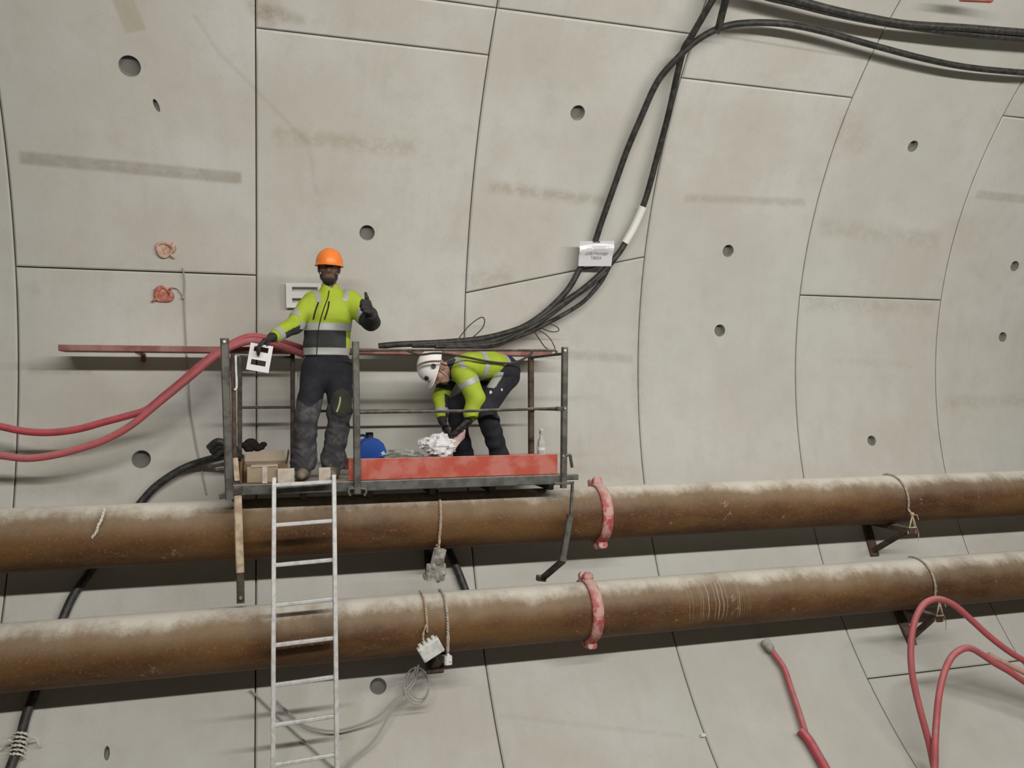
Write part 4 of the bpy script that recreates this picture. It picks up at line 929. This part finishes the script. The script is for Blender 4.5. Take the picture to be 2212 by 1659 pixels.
def normals(V, Fq):
    fn = np.cross(V[Fq[:, 2]]-V[Fq[:, 0]], V[Fq[:, 3]]-V[Fq[:, 1]]); nv = np.zeros_like(V)
    for i in range(4):
        for q in range(3): nv[:, q] += np.bincount(Fq[:, i], fn[:, q], len(V))
    return nv/np.maximum(np.linalg.norm(nv, axis=1), 1e-9)[:, None]
def snap(V, vals, cuts, axis, tol):                      # pull vertices onto a hem line so that it runs straight
    for c in cuts:
        m = np.abs(vals-c) < tol; V[m] += (c-vals[m])[:, None]*np.array(axis)[None]
def shell(name, V, Fq, mask, off, mt, parent):           # a strip of cloth sewn onto a surface
    nv = normals(V, Fq); Fm = Fq[mask]
    if not len(Fm): return None
    used, inv = np.unique(Fm, return_inverse=True); Fm = inv.reshape(-1, 4); A = V[used]+nv[used]*off; B_ = V[used]-nv[used]*.004; n = len(used)
    ed = {}
    for f in Fm:
        for i in range(4): ed[(f[i], f[(i+1) % 4])] = 1
    rim = [(b, a, a+n, b+n) for (a, b) in ed if (b, a) not in ed]
    return link_mesh(name, np.concatenate([A, B_]), [tuple(f) for f in Fm]+rim, M[mt], parent, smooth=True, angle=60)
def wrinkle(amp, f=1.0, seed=0):
    r = np.random.default_rng(seed); c = [(r.normal(size=3)*np.array([14, 14, 26])*f, r.random()*6.28) for _ in range(7)]
    return lambda X, Y, Z: amp*sum(np.sin(q[0]*X+q[1]*Y+q[2]*Z+ph) for q, ph in c)/2.2
def pv(v): return np.array(tuple(v))
def skinmesh(name, prims, vox, mts, parent, k=.03, wr=None, cut=None, midx=None, smooth=2):
    V, Fq = sdf_mesh(prims, vox, k, wr, cut, smooth); cen = V[Fq].mean(1)
    o = link_mesh(name, V, Fq, [M[q] for q in mts], parent, smooth=True, angle=70, midx=None if midx is None else midx(cen))
    return o, V, Fq, cen
def head_prims(c, fw, up, s=1.0):
    fw = np.array(fw)/np.linalg.norm(fw); up = np.array(up); up = up-fw*(up @ fw); up /= np.linalg.norm(up); rt = np.cross(fw, up)
    Rm = np.array([rt, fw, up]); P = lambda x, y, z: np.array(c)+(rt*x+fw*y+up*z)*s*SZ
    pr = [ell(P(0, -.012, .035), np.array((.074, .094, .088))*s, Rm), ell(P(0, .022, -.045), np.array((.058, .068, .072))*s, Rm),
          cap(P(-.018, .066, -.092), P(.018, .066, -.092), .024*s), cap(P(-.045, .0, -.07), P(.045, .0, -.07), .026*s),
          cap(P(0, .082, .012), P(0, .104, -.028), .010*s, .017*s), cap(P(-.014, .090, -.034), P(.014, .090, -.034), .012*s),
          cap(P(-.040, .074, .026), P(-.012, .082, .022), .011*s), cap(P(.040, .074, .026), P(.012, .082, .022), .011*s),
          cap(P(-.046, .058, -.022), P(-.032, .070, -.028), .020*s), cap(P(.046, .058, -.022), P(.032, .070, -.028), .020*s),
          cap(P(-.020, .084, -.060), P(.020, .084, -.060), .0085*s), cap(P(-.017, .083, -.072), P(.017, .083, -.072), .009*s),
          ell(P(-.078, -.008, -.005), np.array((.012, .022, .034))*s, Rm), ell(P(.078, -.008, -.005), np.array((.012, .022, .034))*s, Rm)]
    return pr, P, Rm
def eyes(P, s, parent):
    for sx_ in (-1, 1):
        c = Vector(P(.030*sx_, .073, .006)); b = MB(); b.sphere(c, .0125*s, 10, 8); e = b.build('eye', M['eyew'], parent, smooth=True)
        b = MB(); d = Vector(P(.030*sx_, .20, .006))-c; d.normalize(); b.sphere(c+d*.0085*s, .0062*s, 8, 6); b.build('iris', M['eyed'], e, smooth=True)
def helmet(P, Rm, s, mt, parent, brim=.045, peak=.05, z0=.045, k=1.04):
    h = P(0, 0, 0); X = lambda x, y, z: Vector(P(x, y, z))
    b = MB(); n, m = 36, 12; vs = []; fs = []
    rx, ry, rz = .101*k, .124*k, .112*k
    for j in range(m+1):
        a = (PI/2)*j/m
        for i in range(n):
            p = 2*PI*i/n; rid = 1+.03*math.exp(-(math.cos(p)/.22)**2)*math.cos(a)**.3*math.sin(a)
            vs.append(X(rx*math.cos(a)*math.cos(p)*rid, -.012+ry*math.cos(a)*math.sin(p)*rid, z0+rz*math.sin(a)*(1+.03*math.exp(-(math.cos(p)/.3)**2)*math.cos(a))))
    o = len(vs)
    for (k, dz, pk) in ((1.0, -.012, .0), (1.07, -.020, 1), (1.07, -.026, 1), (.97, -.018, 0)):
        for i in range(n):
            p = 2*PI*i/n; e = max(0, math.sin(p))**1.5*peak*pk
            vs.append(X(rx*k*math.cos(p), -.012+(ry*k+e)*math.sin(p), z0+dz-.010*max(0, math.sin(p))*pk))
    for j in range(m):
        for i in range(n): fs.append((j*n+i, j*n+(i+1) % n, (j+1)*n+(i+1) % n, (j+1)*n+i))
    fs += [(o+i, o+(i+1) % n, (i+1) % n, i) for i in range(n)]
    for k in range(3): fs += [(o+k*n+(i+1) % n, o+k*n+i, o+(k+1)*n+i, o+(k+1)*n+(i+1) % n) for i in range(n)]
    b.add(vs, fs); return b.build('helmet', M[mt], parent, smooth=True, angle=50)
def chin_strap(P, parent, mt='dkcap'):
    b = MB(); b.tube(spline([Vector(P(*q)) for q in ((-.080, .0, .05), (-.073, .022, -.03), (-.052, .045, -.088), (0, .066, -.122), (.052, .045, -.088), (.073, .022, -.03), (.080, .0, .05))], 6), .004, 6)
    return b.build('chin_strap', M[mt], parent, smooth=True)
def hand_prims(w, d, pn, th, curl, s=1.0, thumb=None, spread=.1):
    """w wrist, d direction wrist->knuckles, pn palm normal (side to which the fingers curl), th direction of the thumb side."""
    d, pn, th = [np.array(q)/np.linalg.norm(q) for q in (d, pn, th)]; w = np.array(w); pr = []; d, pn, th = d*SZ, pn*SZ, th*SZ
    pr += [cap(w-d*.03, w+d*.02, .030*s, .032*s)]
    for k in (-1, -.33, .33, 1): pr.append(cap(w+d*.02+th*k*.018*s, w+d*.088*s+th*k*.030*s, .017*s, .0155*s))
    for i, (k, L) in enumerate(((1, .088), (.35, .098), (-.33, .092), (-1, .072))):
        p = w+d*.090*s+th*k*.031*s; a = 0; dd = d+th*spread*k*.5; dd *= SZ/np.linalg.norm(dd)
        for j, fr in enumerate((.44, .31, .25)):
            a += curl[j] if not isinstance(curl[j], (list, tuple)) else curl[j][i]
            v = dd*math.cos(a)+pn*math.sin(a); q = p+v*L*fr*s; pr.append(cap(p, q, (.0115-.0012*j)*s, (.0105-.0012*j)*s)); p = q
    t0 = w+d*.028*s+th*.030*s
    t1, t2, t3 = thumb(w, d, pn, th, s) if thumb else (t0+(d*.5+th*.75+pn*.3)*.040*s, t0+(d*.75+th*.8+pn*.45)*.062*s, t0+(d*1.05+th*.75+pn*.55)*.078*s)
    pr += [cap(t0-d*.02*s, t1, .019*s, .014*s), cap(t1, t2, .0135*s, .012*s), cap(t2, t3, .012*s, .0095*s)]
    return pr
def boot(name, an, toe, parent, mt='boot', s=1.0):
    an, toe = pv(an), pv(toe); d = toe-an; d[2] = 0; L = np.linalg.norm(d); d /= L; zf = ZD+.003
    B0 = np.array((an[0], an[1], 0)); Q = lambda f, z, x=0: B0+d*f+np.array((-d[1], d[0], 0))*x+np.array((0, 0, zf+z))
    pr = [cap(Q(-.045, .045), Q(.06, .045), .048, .046), cap(Q(.06, .040), Q(.185, .036), .046, .042), cap(Q(-.02, .06), Q(-.005, .19), .052, .056), cap(Q(.04, .07), Q(.14, .05), .042, .038)]
    o, V, Fq, cen = skinmesh(name, pr, .009, [mt, 'sole'], parent, .03, cut=lambda X, Y, Z: zf-Z+0*X+0*Y, midx=lambda c: (c[:, 2] < zf+.024).astype(int), smooth=1)
    return o
# ------------------------------------------------------------------ the standing worker
YP = 6.93+DY
A_ = lambda px, py, Y=6.93: pv(at(px, py, Y+DY))
J = dict(pel=A_(706, 792), wst=A_(705, 755), cst=A_(711, 690), nck=A_(713, 630, 6.94), shR=A_(673, 652, 6.95), shL=A_(757, 650, 6.94),
         elR=A_(634, 703, 6.80), wrR=A_(592, 727, 6.60), elL=A_(801, 695, 6.74), wrL=A_(802, 678, 6.54),
         hipR=A_(683, 795), hipL=A_(733, 795), knR=A_(663, 893, 6.86), knL=A_(734, 888, 6.85), anR=A_(656, 1004, 6.93), anL=A_(720, 1004, 6.93),
         toR=A_(650, 1028, 6.72), toL=A_(716, 1026, 6.70), hd=A_(711, 580, 6.90))
for k in ('anR', 'anL'): J[k][2] = ZD+.10
W1p = thing('person', 'person in yellow jacket and orange helmet standing on platform giving a thumbs up', 'person', (J['pel'][0], YP, ZD))
fw = np.array((-.10, -1, -.02)); up = np.array((.03, 0, 1))
hp, HPf, HR = head_prims(J['hd'], fw, up, 1.04)
body = hp+[cap(J['hd']+np.array((0, .01, -.06)), J['nck']+np.array((0, .01, -.03)), .052, .058)]
body += [cap(J['cst'], J['wst'], .125, .115, (1, 1.5, 1)), cap(J['shR'], J['shL'], .07), cap(J['wst'], J['pel'], .12, .13, (1, 1.4, 1)), cap(J['nck'], J['cst'], .07, .12)]
for s_ in 'RL':
    body += [cap(J['sh'+s_], J['el'+s_], .050, .038), cap(J['el'+s_], J['wr'+s_], .040, .026), cap(J['hip'+s_], J['kn'+s_], .078, .050), cap(J['kn'+s_], J['an'+s_], .050, .034)]
    body += [cap(J['an'+s_], J['an'+s_]+np.array((0, -.08, -.04)), .034, .030)]
def facemat(c):
    q = (c-J['hd']) @ HR.T/1.04/SZ; lips = (np.abs(q[:, 0]) < .024) & (q[:, 2] < -.055) & (q[:, 2] > -.077) & (q[:, 1] > .078)
    brd = (q[:, 2] < -.05) & (q[:, 2] > -.135) & (q[:, 1] > .02) & ~lips & ((q[:, 2] < -.084) | (np.abs(q[:, 0]) > .048)) & (np.abs(q[:, 0]) < .064)
    return np.where(lips, 1, np.where(brd, 2, 0))
bo, V, Fq, cen = skinmesh('body', body, .008, ['skin', 'lips', 'beard'], W1p, .022, midx=facemat, smooth=1)
eyes(HPf, 1.04, W1p)
hm = helmet(HPf, HR, 1.0, 'helo', W1p); chin_strap(HPf, W1p)
# jacket
jk = [cap(J['cst']+np.array((0, .01, .03)), J['wst']+np.array((.0, 0, 0)), .192, .176, (1, 1.42, 1)), cap(J['wst'], J['pel']+np.array((0, 0, .05)), .168, .172, (1, 1.42, 1)),
      cap(J['shR']+np.array((.05, 0, -.02)), J['shL']-np.array((.05, 0, .02)), .100), cap(J['nck']+np.array((0, .0, .035)), J['cst']+np.array((0, .0, .05)), .070, .135, (1, 1.1, 1)),
      cap(J['shR'], J['elR'], .082, .068), cap(J['elR'], J['wrR']-(J['wrR']-J['elR'])*.08, .068, .052), cap(J['shL'], J['elL'], .088, .074), cap(J['elL'], J['wrL'], .072, .055)]
hem = at(705, 771, YP).z; coll = at(712, 613, YP).z
V, Fq = sdf_mesh(jk, .0085, .035, wrinkle(.0035, 1, 3), cut=lambda X, Y, Z: np.maximum(hem-Z+0*X+0*Y, np.where(np.abs(X-J['nck'][0]) < .14, Z+0*X+0*Y-coll-.10*np.clip((Y-YP), -1, .12), -1)), smooth=1)
zl = [at(705, p, YP-.13).z for p in (697, 713, 750.5, 766)]
def torso(V): 
    dR = (V-J['shR']) @ ((J['elR']-J['shR'])/np.linalg.norm(J['elR']-J['shR'])); dL = (V-J['shL']) @ ((J['elL']-J['shL'])/np.linalg.norm(J['elL']-J['shL']))
    cx_ = J['wst'][0]; return (V[:, 0] > at(646, 720, YP).x) & (V[:, 0] < at(772, 720, YP-.1).x) & (np.abs(V[:, 1]-YP) < .22)
mT = torso(V); zv = V[:, 2].copy()
for c in zl:
    m = mT & (np.abs(V[:, 2]-c) < .0045); V[m, 2] = c
cen = V[Fq].mean(1); tc_ = torso(cen)
def seg_t(c, a, b):
    d = b-a; t = ((c-a) @ d)/(d @ d); return t, np.linalg.norm(c-a-np.clip(t, 0, 1)[:, None]*d, axis=1)
tR, dR = seg_t(cen, J['elR'], J['wrR']); tL, dL = seg_t(cen, J['elL'], J['wrL']); tUR, dUR = seg_t(cen, J['shR'], J['elR']); tUL, dUL = seg_t(cen, J['shL'], J['elL'])
px0 = at(748, 740, YP-.1).x
low = tc_ & (cen[:, 2] < zl[1]) & (cen[:, 0] < px0)
blkR = (dR < .10) & (tR > -.12) & (tR < .80) & (cen[:, 2] < (J['elR'][2]+(J['wrR'][2]-J['elR'][2])*tR)+.006)
blkL = (dL < .11) & (tL > -.45) & ~tc_
mid = np.where(low | blkR | blkL, 1, 0)
jo = link_mesh('jacket', V, Fq, [M['yellow'], M['char']], W1p, smooth=True, angle=70, midx=mid)
shell('reflective_band', V, Fq, tc_ & (cen[:, 2] > zl[1]) & (cen[:, 2] < zl[0]), .004, 'refl', jo)
shell('reflective_band', V, Fq, tc_ & (cen[:, 2] > zl[3]) & (cen[:, 2] < zl[2]), .004, 'refl', jo)
shell('sleeve_band', V, Fq, (dR < .1) & (tR > .74) & (tR < .94), .004, 'refl', jo)
shell('sleeve_band', V, Fq, (dUR < .11) & (tUR > .62) & (tUR < .82) & ~tc_, .004, 'refl', jo)
shell('sleeve_band', V, Fq, (dUL < .12) & (tUL > .60) & (tUL < .80) & (cen[:, 0] > at(770, 680, YP-.1).x), .004, 'refl', jo)
for sx_, sh in ((-1, 'shR'), (1, 'shL')):
    xb = J[sh][0]-sx_*.055; shell('shoulder_band', V, Fq, (np.abs(cen[:, 0]-xb-.25*sx_*(cen[:, 2]-J[sh][2])) < .022) & (cen[:, 2] > J[sh][2]-.015), .003, 'refl', jo)
from mathutils.bvhtree import BVHTree
def bvh(V, Fq): return BVHTree.FromPolygons([tuple(v) for v in V], [tuple(int(i) for i in f) for f in Fq])
def onto(T, px, py):                                     # first surface point under a pixel
    d = ray(px, py).normalized(); h = T.ray_cast(Vector((0, 0, 0)), d); return h[0]-d*.003 if h[0] else None
T = bvh(V, Fq)
for nm, L, r in (('zip', [(711, 628), (708, 644), (702, 660), (697, 675), (692, 692), (688, 711), (686, 730), (685, 750), (684, 766)], .0045),
                 ('pocket_zip', [(688, 653), (684, 664), (680, 676), (677, 690)], .0065), ('pocket_zip', [(711, 651), (709, 664), (705, 678), (701, 690)], .0065)):
    pts = [onto(T, *q) for q in L]; pts = [p for p in pts if p]
    if len(pts) > 2: b = MB(); b.tube(spline(pts, 4), r, 6); b.build(nm, M['blackf'], jo)
# trousers
tr = [cap(J['wst']+np.array((0, 0, -.02)), J['pel'], .160, .168, (1, 1.38, 1)), cap(J['pel']+np.array((-.03, 0, -.05)), J['pel']+np.array((.03, 0, -.07)), .12, .12, (1, 1.15, 1))]
for s_ in 'RL':
    a, k_, f = J['hip'+s_], J['kn'+s_], J['an'+s_]
    tr += [cap(a, k_, .112, .092), cap(k_, f+np.array((0, 0, .05)), .092, .096), cap(f+np.array((0, -.02, .06)), f+np.array((0, -.02, .015)), .100, .088)]
wr_ = wrinkle(.0045, 1.1, 8); zk = J['knR'][2]
V, Fq = sdf_mesh(tr, .009, .04, lambda X, Y, Z: wr_(X, Y, Z)+.0045*np.sin(62*Z+22*X+5*np.sin(17*X+13*Y+9*Z))*np.sin(23*X+19*Z+1.3)*np.clip((zk-.03-Z)/.1, 0, 1), cut=lambda X, Y, Z: np.maximum(ZD+.075-Z, Z-hem-.03)+0*X+0*Y, smooth=1)
cen = V[Fq].mean(1); zkl = at(662, 872, 6.85).z
mid = np.where(cen[:, 2] < zkl+.03*np.sin(cen[:, 0]*30), 1, 0)
mid[(cen[:, 0] > J['pel'][0]+.02) & (cen[:, 2] > zkl-.10)] = 0
to_ = link_mesh('trousers', V, Fq, [M['navy'], M['dusty']], W1p, smooth=True, angle=70, midx=mid)
ck = A_(739, 870, 6.74); kp = (((cen-ck)[:, 0]/.085)**2+((cen-ck)[:, 2]/.12)**2 < 1) & (cen[:, 1] < 6.88+DY)
shell('knee_pad', V, Fq, kp, .006, 'olive', to_)
T = bvh(V, Fq); pts = [p for p in (onto(T, *q) for q in ((735, 858), (734, 868), (731, 880), (727, 890))) if p]
if len(pts) > 2: b = MB(); b.tube([p-Vector((0, .008, 0)) for p in spline(pts, 3)], .008, 6); b.build('knee_trim', M['lime'], to_)
boot('boot', J['anR'], J['toR'], W1p); boot('boot', J['anL'], J['toL'], W1p)
# gloves: right hand closed on the plate's upper edge, left fist with the thumb up
wR = J['wrR']; kn = A_(568, 739, 6.525); dR_ = kn-wR
g1 = hand_prims(wR, dR_, (.05, .2, -1), (.05, -1, .1), (.35, .75, .5), 1.22, thumb=lambda w, d, pn, th, s: (w+d*.055+th*.034-pn*-.012, w+d*.075+th*.036+pn*.035, w+d*.088+th*.030+pn*.062))
g1.append(cap(J['elR']+(J['wrR']-J['elR'])*.80, wR, .046, .040))
skinmesh('glove', g1, .0045, ['glove'], W1p, .010, smooth=1)
wL = J['wrL']; fist = A_(798, 664, 6.44); dL_ = fist-wL
upv = np.array((-.12, -.05, 1.0))
g2 = hand_prims(wL, dL_, (-1, -.1, 0), upv, (1.25, 1.5, 1.1), 1.25, thumb=lambda w, d, pn, th, s: (w+d*.060+th*.055+pn*.008, w+d*.066+th*.092+pn*.016, w+d*.066+th*.128+pn*.020), spread=.0)
g2.append(cap(J['elL']+(J['wrL']-J['elL'])*.7, wL, .054, .042))
skinmesh('glove', g2, .0045, ['glove'], W1p, .010, smooth=1)
# ------------------------------------------------------------------ the bending worker
YB = 7.02+DY
K = dict(pel=A_(1090, 800, 7.08), wst=A_(1058, 790, 7.03), cst=A_(1012, 794, 6.97), nck=A_(973, 796, 6.95), hd=A_(944, 797, 6.93),
         shN=A_(1002, 805, 6.84), shF=A_(975, 800, 7.12), elN=A_(1029, 862, 6.80), wrN=A_(1013, 905, 6.78), elF=A_(953, 858, 7.14), wrF=A_(955, 905, 7.02),
         hipN=A_(1092, 812, 6.98), hipF=A_(1083, 812, 7.18), knN=A_(1049, 885, 6.80), knF=A_(986, 880, 7.10), anN=A_(1080, 1000, 7.0), anF=A_(1002, 1000, 7.22))
for k in ('anN', 'anF'): K[k][2] = ZD+.10
W2 = thing('person', 'person in yellow jacket and white helmet bending down on the platform over white bag', 'person', (K['pel'][0], YB, ZD))
fw = np.array((-.30, -.10, -1.0)); up = np.array((-1.0, -.08, .42))
hp, HPf, HR = head_prims(K['hd'], fw, up, 1.06)
body = hp+[cap(K['hd']+(K['nck']-K['hd'])*.35, K['nck'], .050, .056), cap(K['cst'], K['wst'], .115, .11, (1, 1, 1.3)), cap(K['shN'], K['shF'], .065), cap(K['wst'], K['pel'], .11, .12), cap(K['nck'], K['cst'], .065, .11)]
for s_ in 'NF':
    body += [cap(K['sh'+s_], K['el'+s_], .050, .038), cap(K['el'+s_], K['wr'+s_], .040, .026), cap(K['hip'+s_], K['kn'+s_], .078, .050), cap(K['kn'+s_], K['an'+s_], .050, .034), cap(K['an'+s_], K['an'+s_]+np.array((-.08, 0, -.04)), .034, .03)]
skinmesh('body', body, .009, ['skin2'], W2, .022, smooth=1)
eyes(HPf, 1.06, W2); hm = helmet(HPf, HR, 1.06, 'helw', W2, peak=.035, k=1.10); chin_strap(HPf, W2, 'strapw')
b = MB()
for sx_ in (-1, 1):
    q = Vector(HPf(.112*sx_, .01, .065)); q2 = Vector(HPf(.120*sx_, .01, .065)); b = MB(); b.cyl(q, q2, .022, n=12); b.build('vent_cap', M['dkcap'], hm)
b = MB(); b.cyl(Vector(HPf(-.060, .10, .078)), Vector(HPf(-.066, .115, .082)), .020, n=12); b.build('lamp_clip', M['dkcap'], hm)
jk = [cap(K['cst'], K['wst'], .150, .142, (1, 1, 1.18)), cap(K['wst'], K['pel']+np.array((-.06, 0, .02)), .142, .146, (1, 1, 1.12)), cap(K['shN']+np.array((.02, .05, 0)), K['shF']-np.array((-.02, .05, 0)), .105),
      cap(K['nck']+np.array((.02, 0, 0)), K['cst'], .078, .13), cap(K['shN'], K['elN'], .098, .074), cap(K['elN'], K['wrN']-(K['wrN']-K['elN'])*.25, .074, .062), cap(K['shF'], K['elF'], .085, .068), cap(K['elF'], K['wrF']-(K['wrF']-K['elF'])*.2, .066, .054)]
ax_ = (K['pel']-K['cst']); ax_ /= np.linalg.norm(ax_); hemd = (A_(1101, 800, 7.0)-K['cst']) @ ax_
V, Fq = sdf_mesh(jk, .0085, .035, wrinkle(.004, 1.1, 12), cut=lambda X, Y, Z: np.where(Z+0*X+0*Y > A_(1050, 840, 7)[2], ((X-K['cst'][0])*ax_[0]+(Y-K['cst'][1])*ax_[1]+(Z-K['cst'][2])*ax_[2])-hemd, -1), smooth=1)
cen = V[Fq].mean(1); u_ = (V-K['cst']) @ ax_; uc = lambda c: (c-K['cst']) @ ax_
tN, dN = seg_t(cen, K['shN'], K['elN']); tF, dF = seg_t(cen, K['elF'], K['wrF']); tN2, dN2 = seg_t(cen, K['elN'], K['wrN'])
b1 = [uc(A_(1044, 800, 6.88)), uc(A_(1055, 800, 6.88))]; b2 = [hemd-.05, hemd+.02]; trs = (dN > .09) & (dN2 > .10) & (cen[:, 2] > A_(1000, 850, 7)[2])
bell = (cen[:, 2] < A_(1000, 818, 7)[2]) & (dN > .115) & (dF > .11) & (cen[:, 0] < A_(1030, 800, 7)[0]) & (cen[:, 2] > A_(1000, 850, 7)[2])
coll_ = np.linalg.norm(cen-K['nck'], axis=1) < .098
blkF = (dF < .1) & (tF > .05) & (cen[:, 0] > (K['elF'][0]+(K['wrF'][0]-K['elF'][0])*tF)+.02)
jo = link_mesh('jacket', V, Fq, [M['yellow'], M['char']], W2, smooth=True, angle=70, midx=np.where(bell | coll_ | blkF, 1, 0))
u_c = uc(cen)
shell('reflective_band', V, Fq, (u_c > b1[0]) & (u_c < b1[1]) & trs, .004, 'refl', jo)
shell('reflective_band', V, Fq, (u_c > b2[0]) & (u_c < b2[1]) & trs, .004, 'refl', jo)
shell('sleeve_band', V, Fq, (dN < .125) & (tN > .30) & (tN < .50) & (cen[:, 1] < 6.93+DY), .004, 'refl', jo)
sb = (np.abs(u_c-uc(A_(985, 790, 6.88))) < .020) & ((dN > .125) | (cen[:, 2] > K['shN'][2]+.03)) & ~coll_ & (cen[:, 2] > A_(1000, 830, 7)[2])
shell('shoulder_band', V, Fq, sb, .003, 'refl', jo)
shell('cuff_band', V, Fq, (dF < .1) & (tF > .60) & (tF < .80), .004, 'refl', jo)
tr = [cap(K['wst']+(K['pel']-K['wst'])*.5, K['pel'], .125, .142, (1, 1, 1.05)), cap(K['hipN'], K['hipF'], .115)]
for s_ in 'NF':
    a, k_, f = K['hip'+s_], K['kn'+s_], K['an'+s_]; tr += [cap(a, k_, .112, .086), cap(k_, f+np.array((0, 0, .04)), .086, .080), cap(f+np.array((0, 0, .05)), f, .082, .078)]
V, Fq = sdf_mesh(tr, .009, .035, wrinkle(.005, 1.1, 21), cut=lambda X, Y, Z: ZD+.07-Z+0*X+0*Y, smooth=1)
cen = V[Fq].mean(1); to_ = link_mesh('trousers', V, Fq, [M['navy']], W2, smooth=True, angle=70)
tN, dN = seg_t(cen, A_(1078, 806, 6.88), A_(1063, 838, 6.84)); shell('thigh_band', V, Fq, (dN < .045) & (tN > -.1) & (tN < 1.1) & (cen[:, 1] < 6.98+DY), .004, 'refl', to_)
T = bvh(V, Fq)
for (px, py, r) in ((1060, 848, .014), (1084, 842, .010)):
    q = onto(T, px, py)
    if q: b = MB(); b.sphere(q, r, 8, 6, (1, .5, 1.3)); b.build('reflective_patch', M['strapw'], to_)
for s_, dx in (('N', -.20), ('F', -.20)): boot('boot', K['an'+s_], K['an'+s_]+np.array((dx, -.03, -.1)), W2, 'sole')
kn = A_(1000, 926, 6.80); g = hand_prims(K['wrN'], kn-K['wrN'], (-.8, .4, -.2), (-.4, -.9, 0), (.5, .7, .5), 1.2); g.append(cap(K['elN']+(K['wrN']-K['elN'])*.55, K['wrN'], .052, .042))
skinmesh('glove', g, .0045, ['glove'], W2, .010, smooth=1)
kn = A_(960, 928, 6.96); g = hand_prims(K['wrF'], kn-K['wrF'], (.75, -.3, -.3), (-.2, -1, 0), (.45, .6, .5), 1.2); g.append(cap(K['elF']+(K['wrF']-K['elF'])*.75, K['wrF'], .046, .040))
skinmesh('glove', g, .0045, ['glove'], W2, .010, smooth=1)
# second slotted plate, hung on the wall behind the standing worker
c = wall(656, 638, .05); slotted('slotted_plate', c, wall(692, 638.5, .05)-wall(620, 638, .05), wall(656, 612, .05)-wall(656, 664, .05), .315, .228,
        [(-.104, .13, .038, .078), (-.104, .13, -.068, -.026)], 'white plate with two slots on the wall behind the standing worker\'s shoulder', .02)
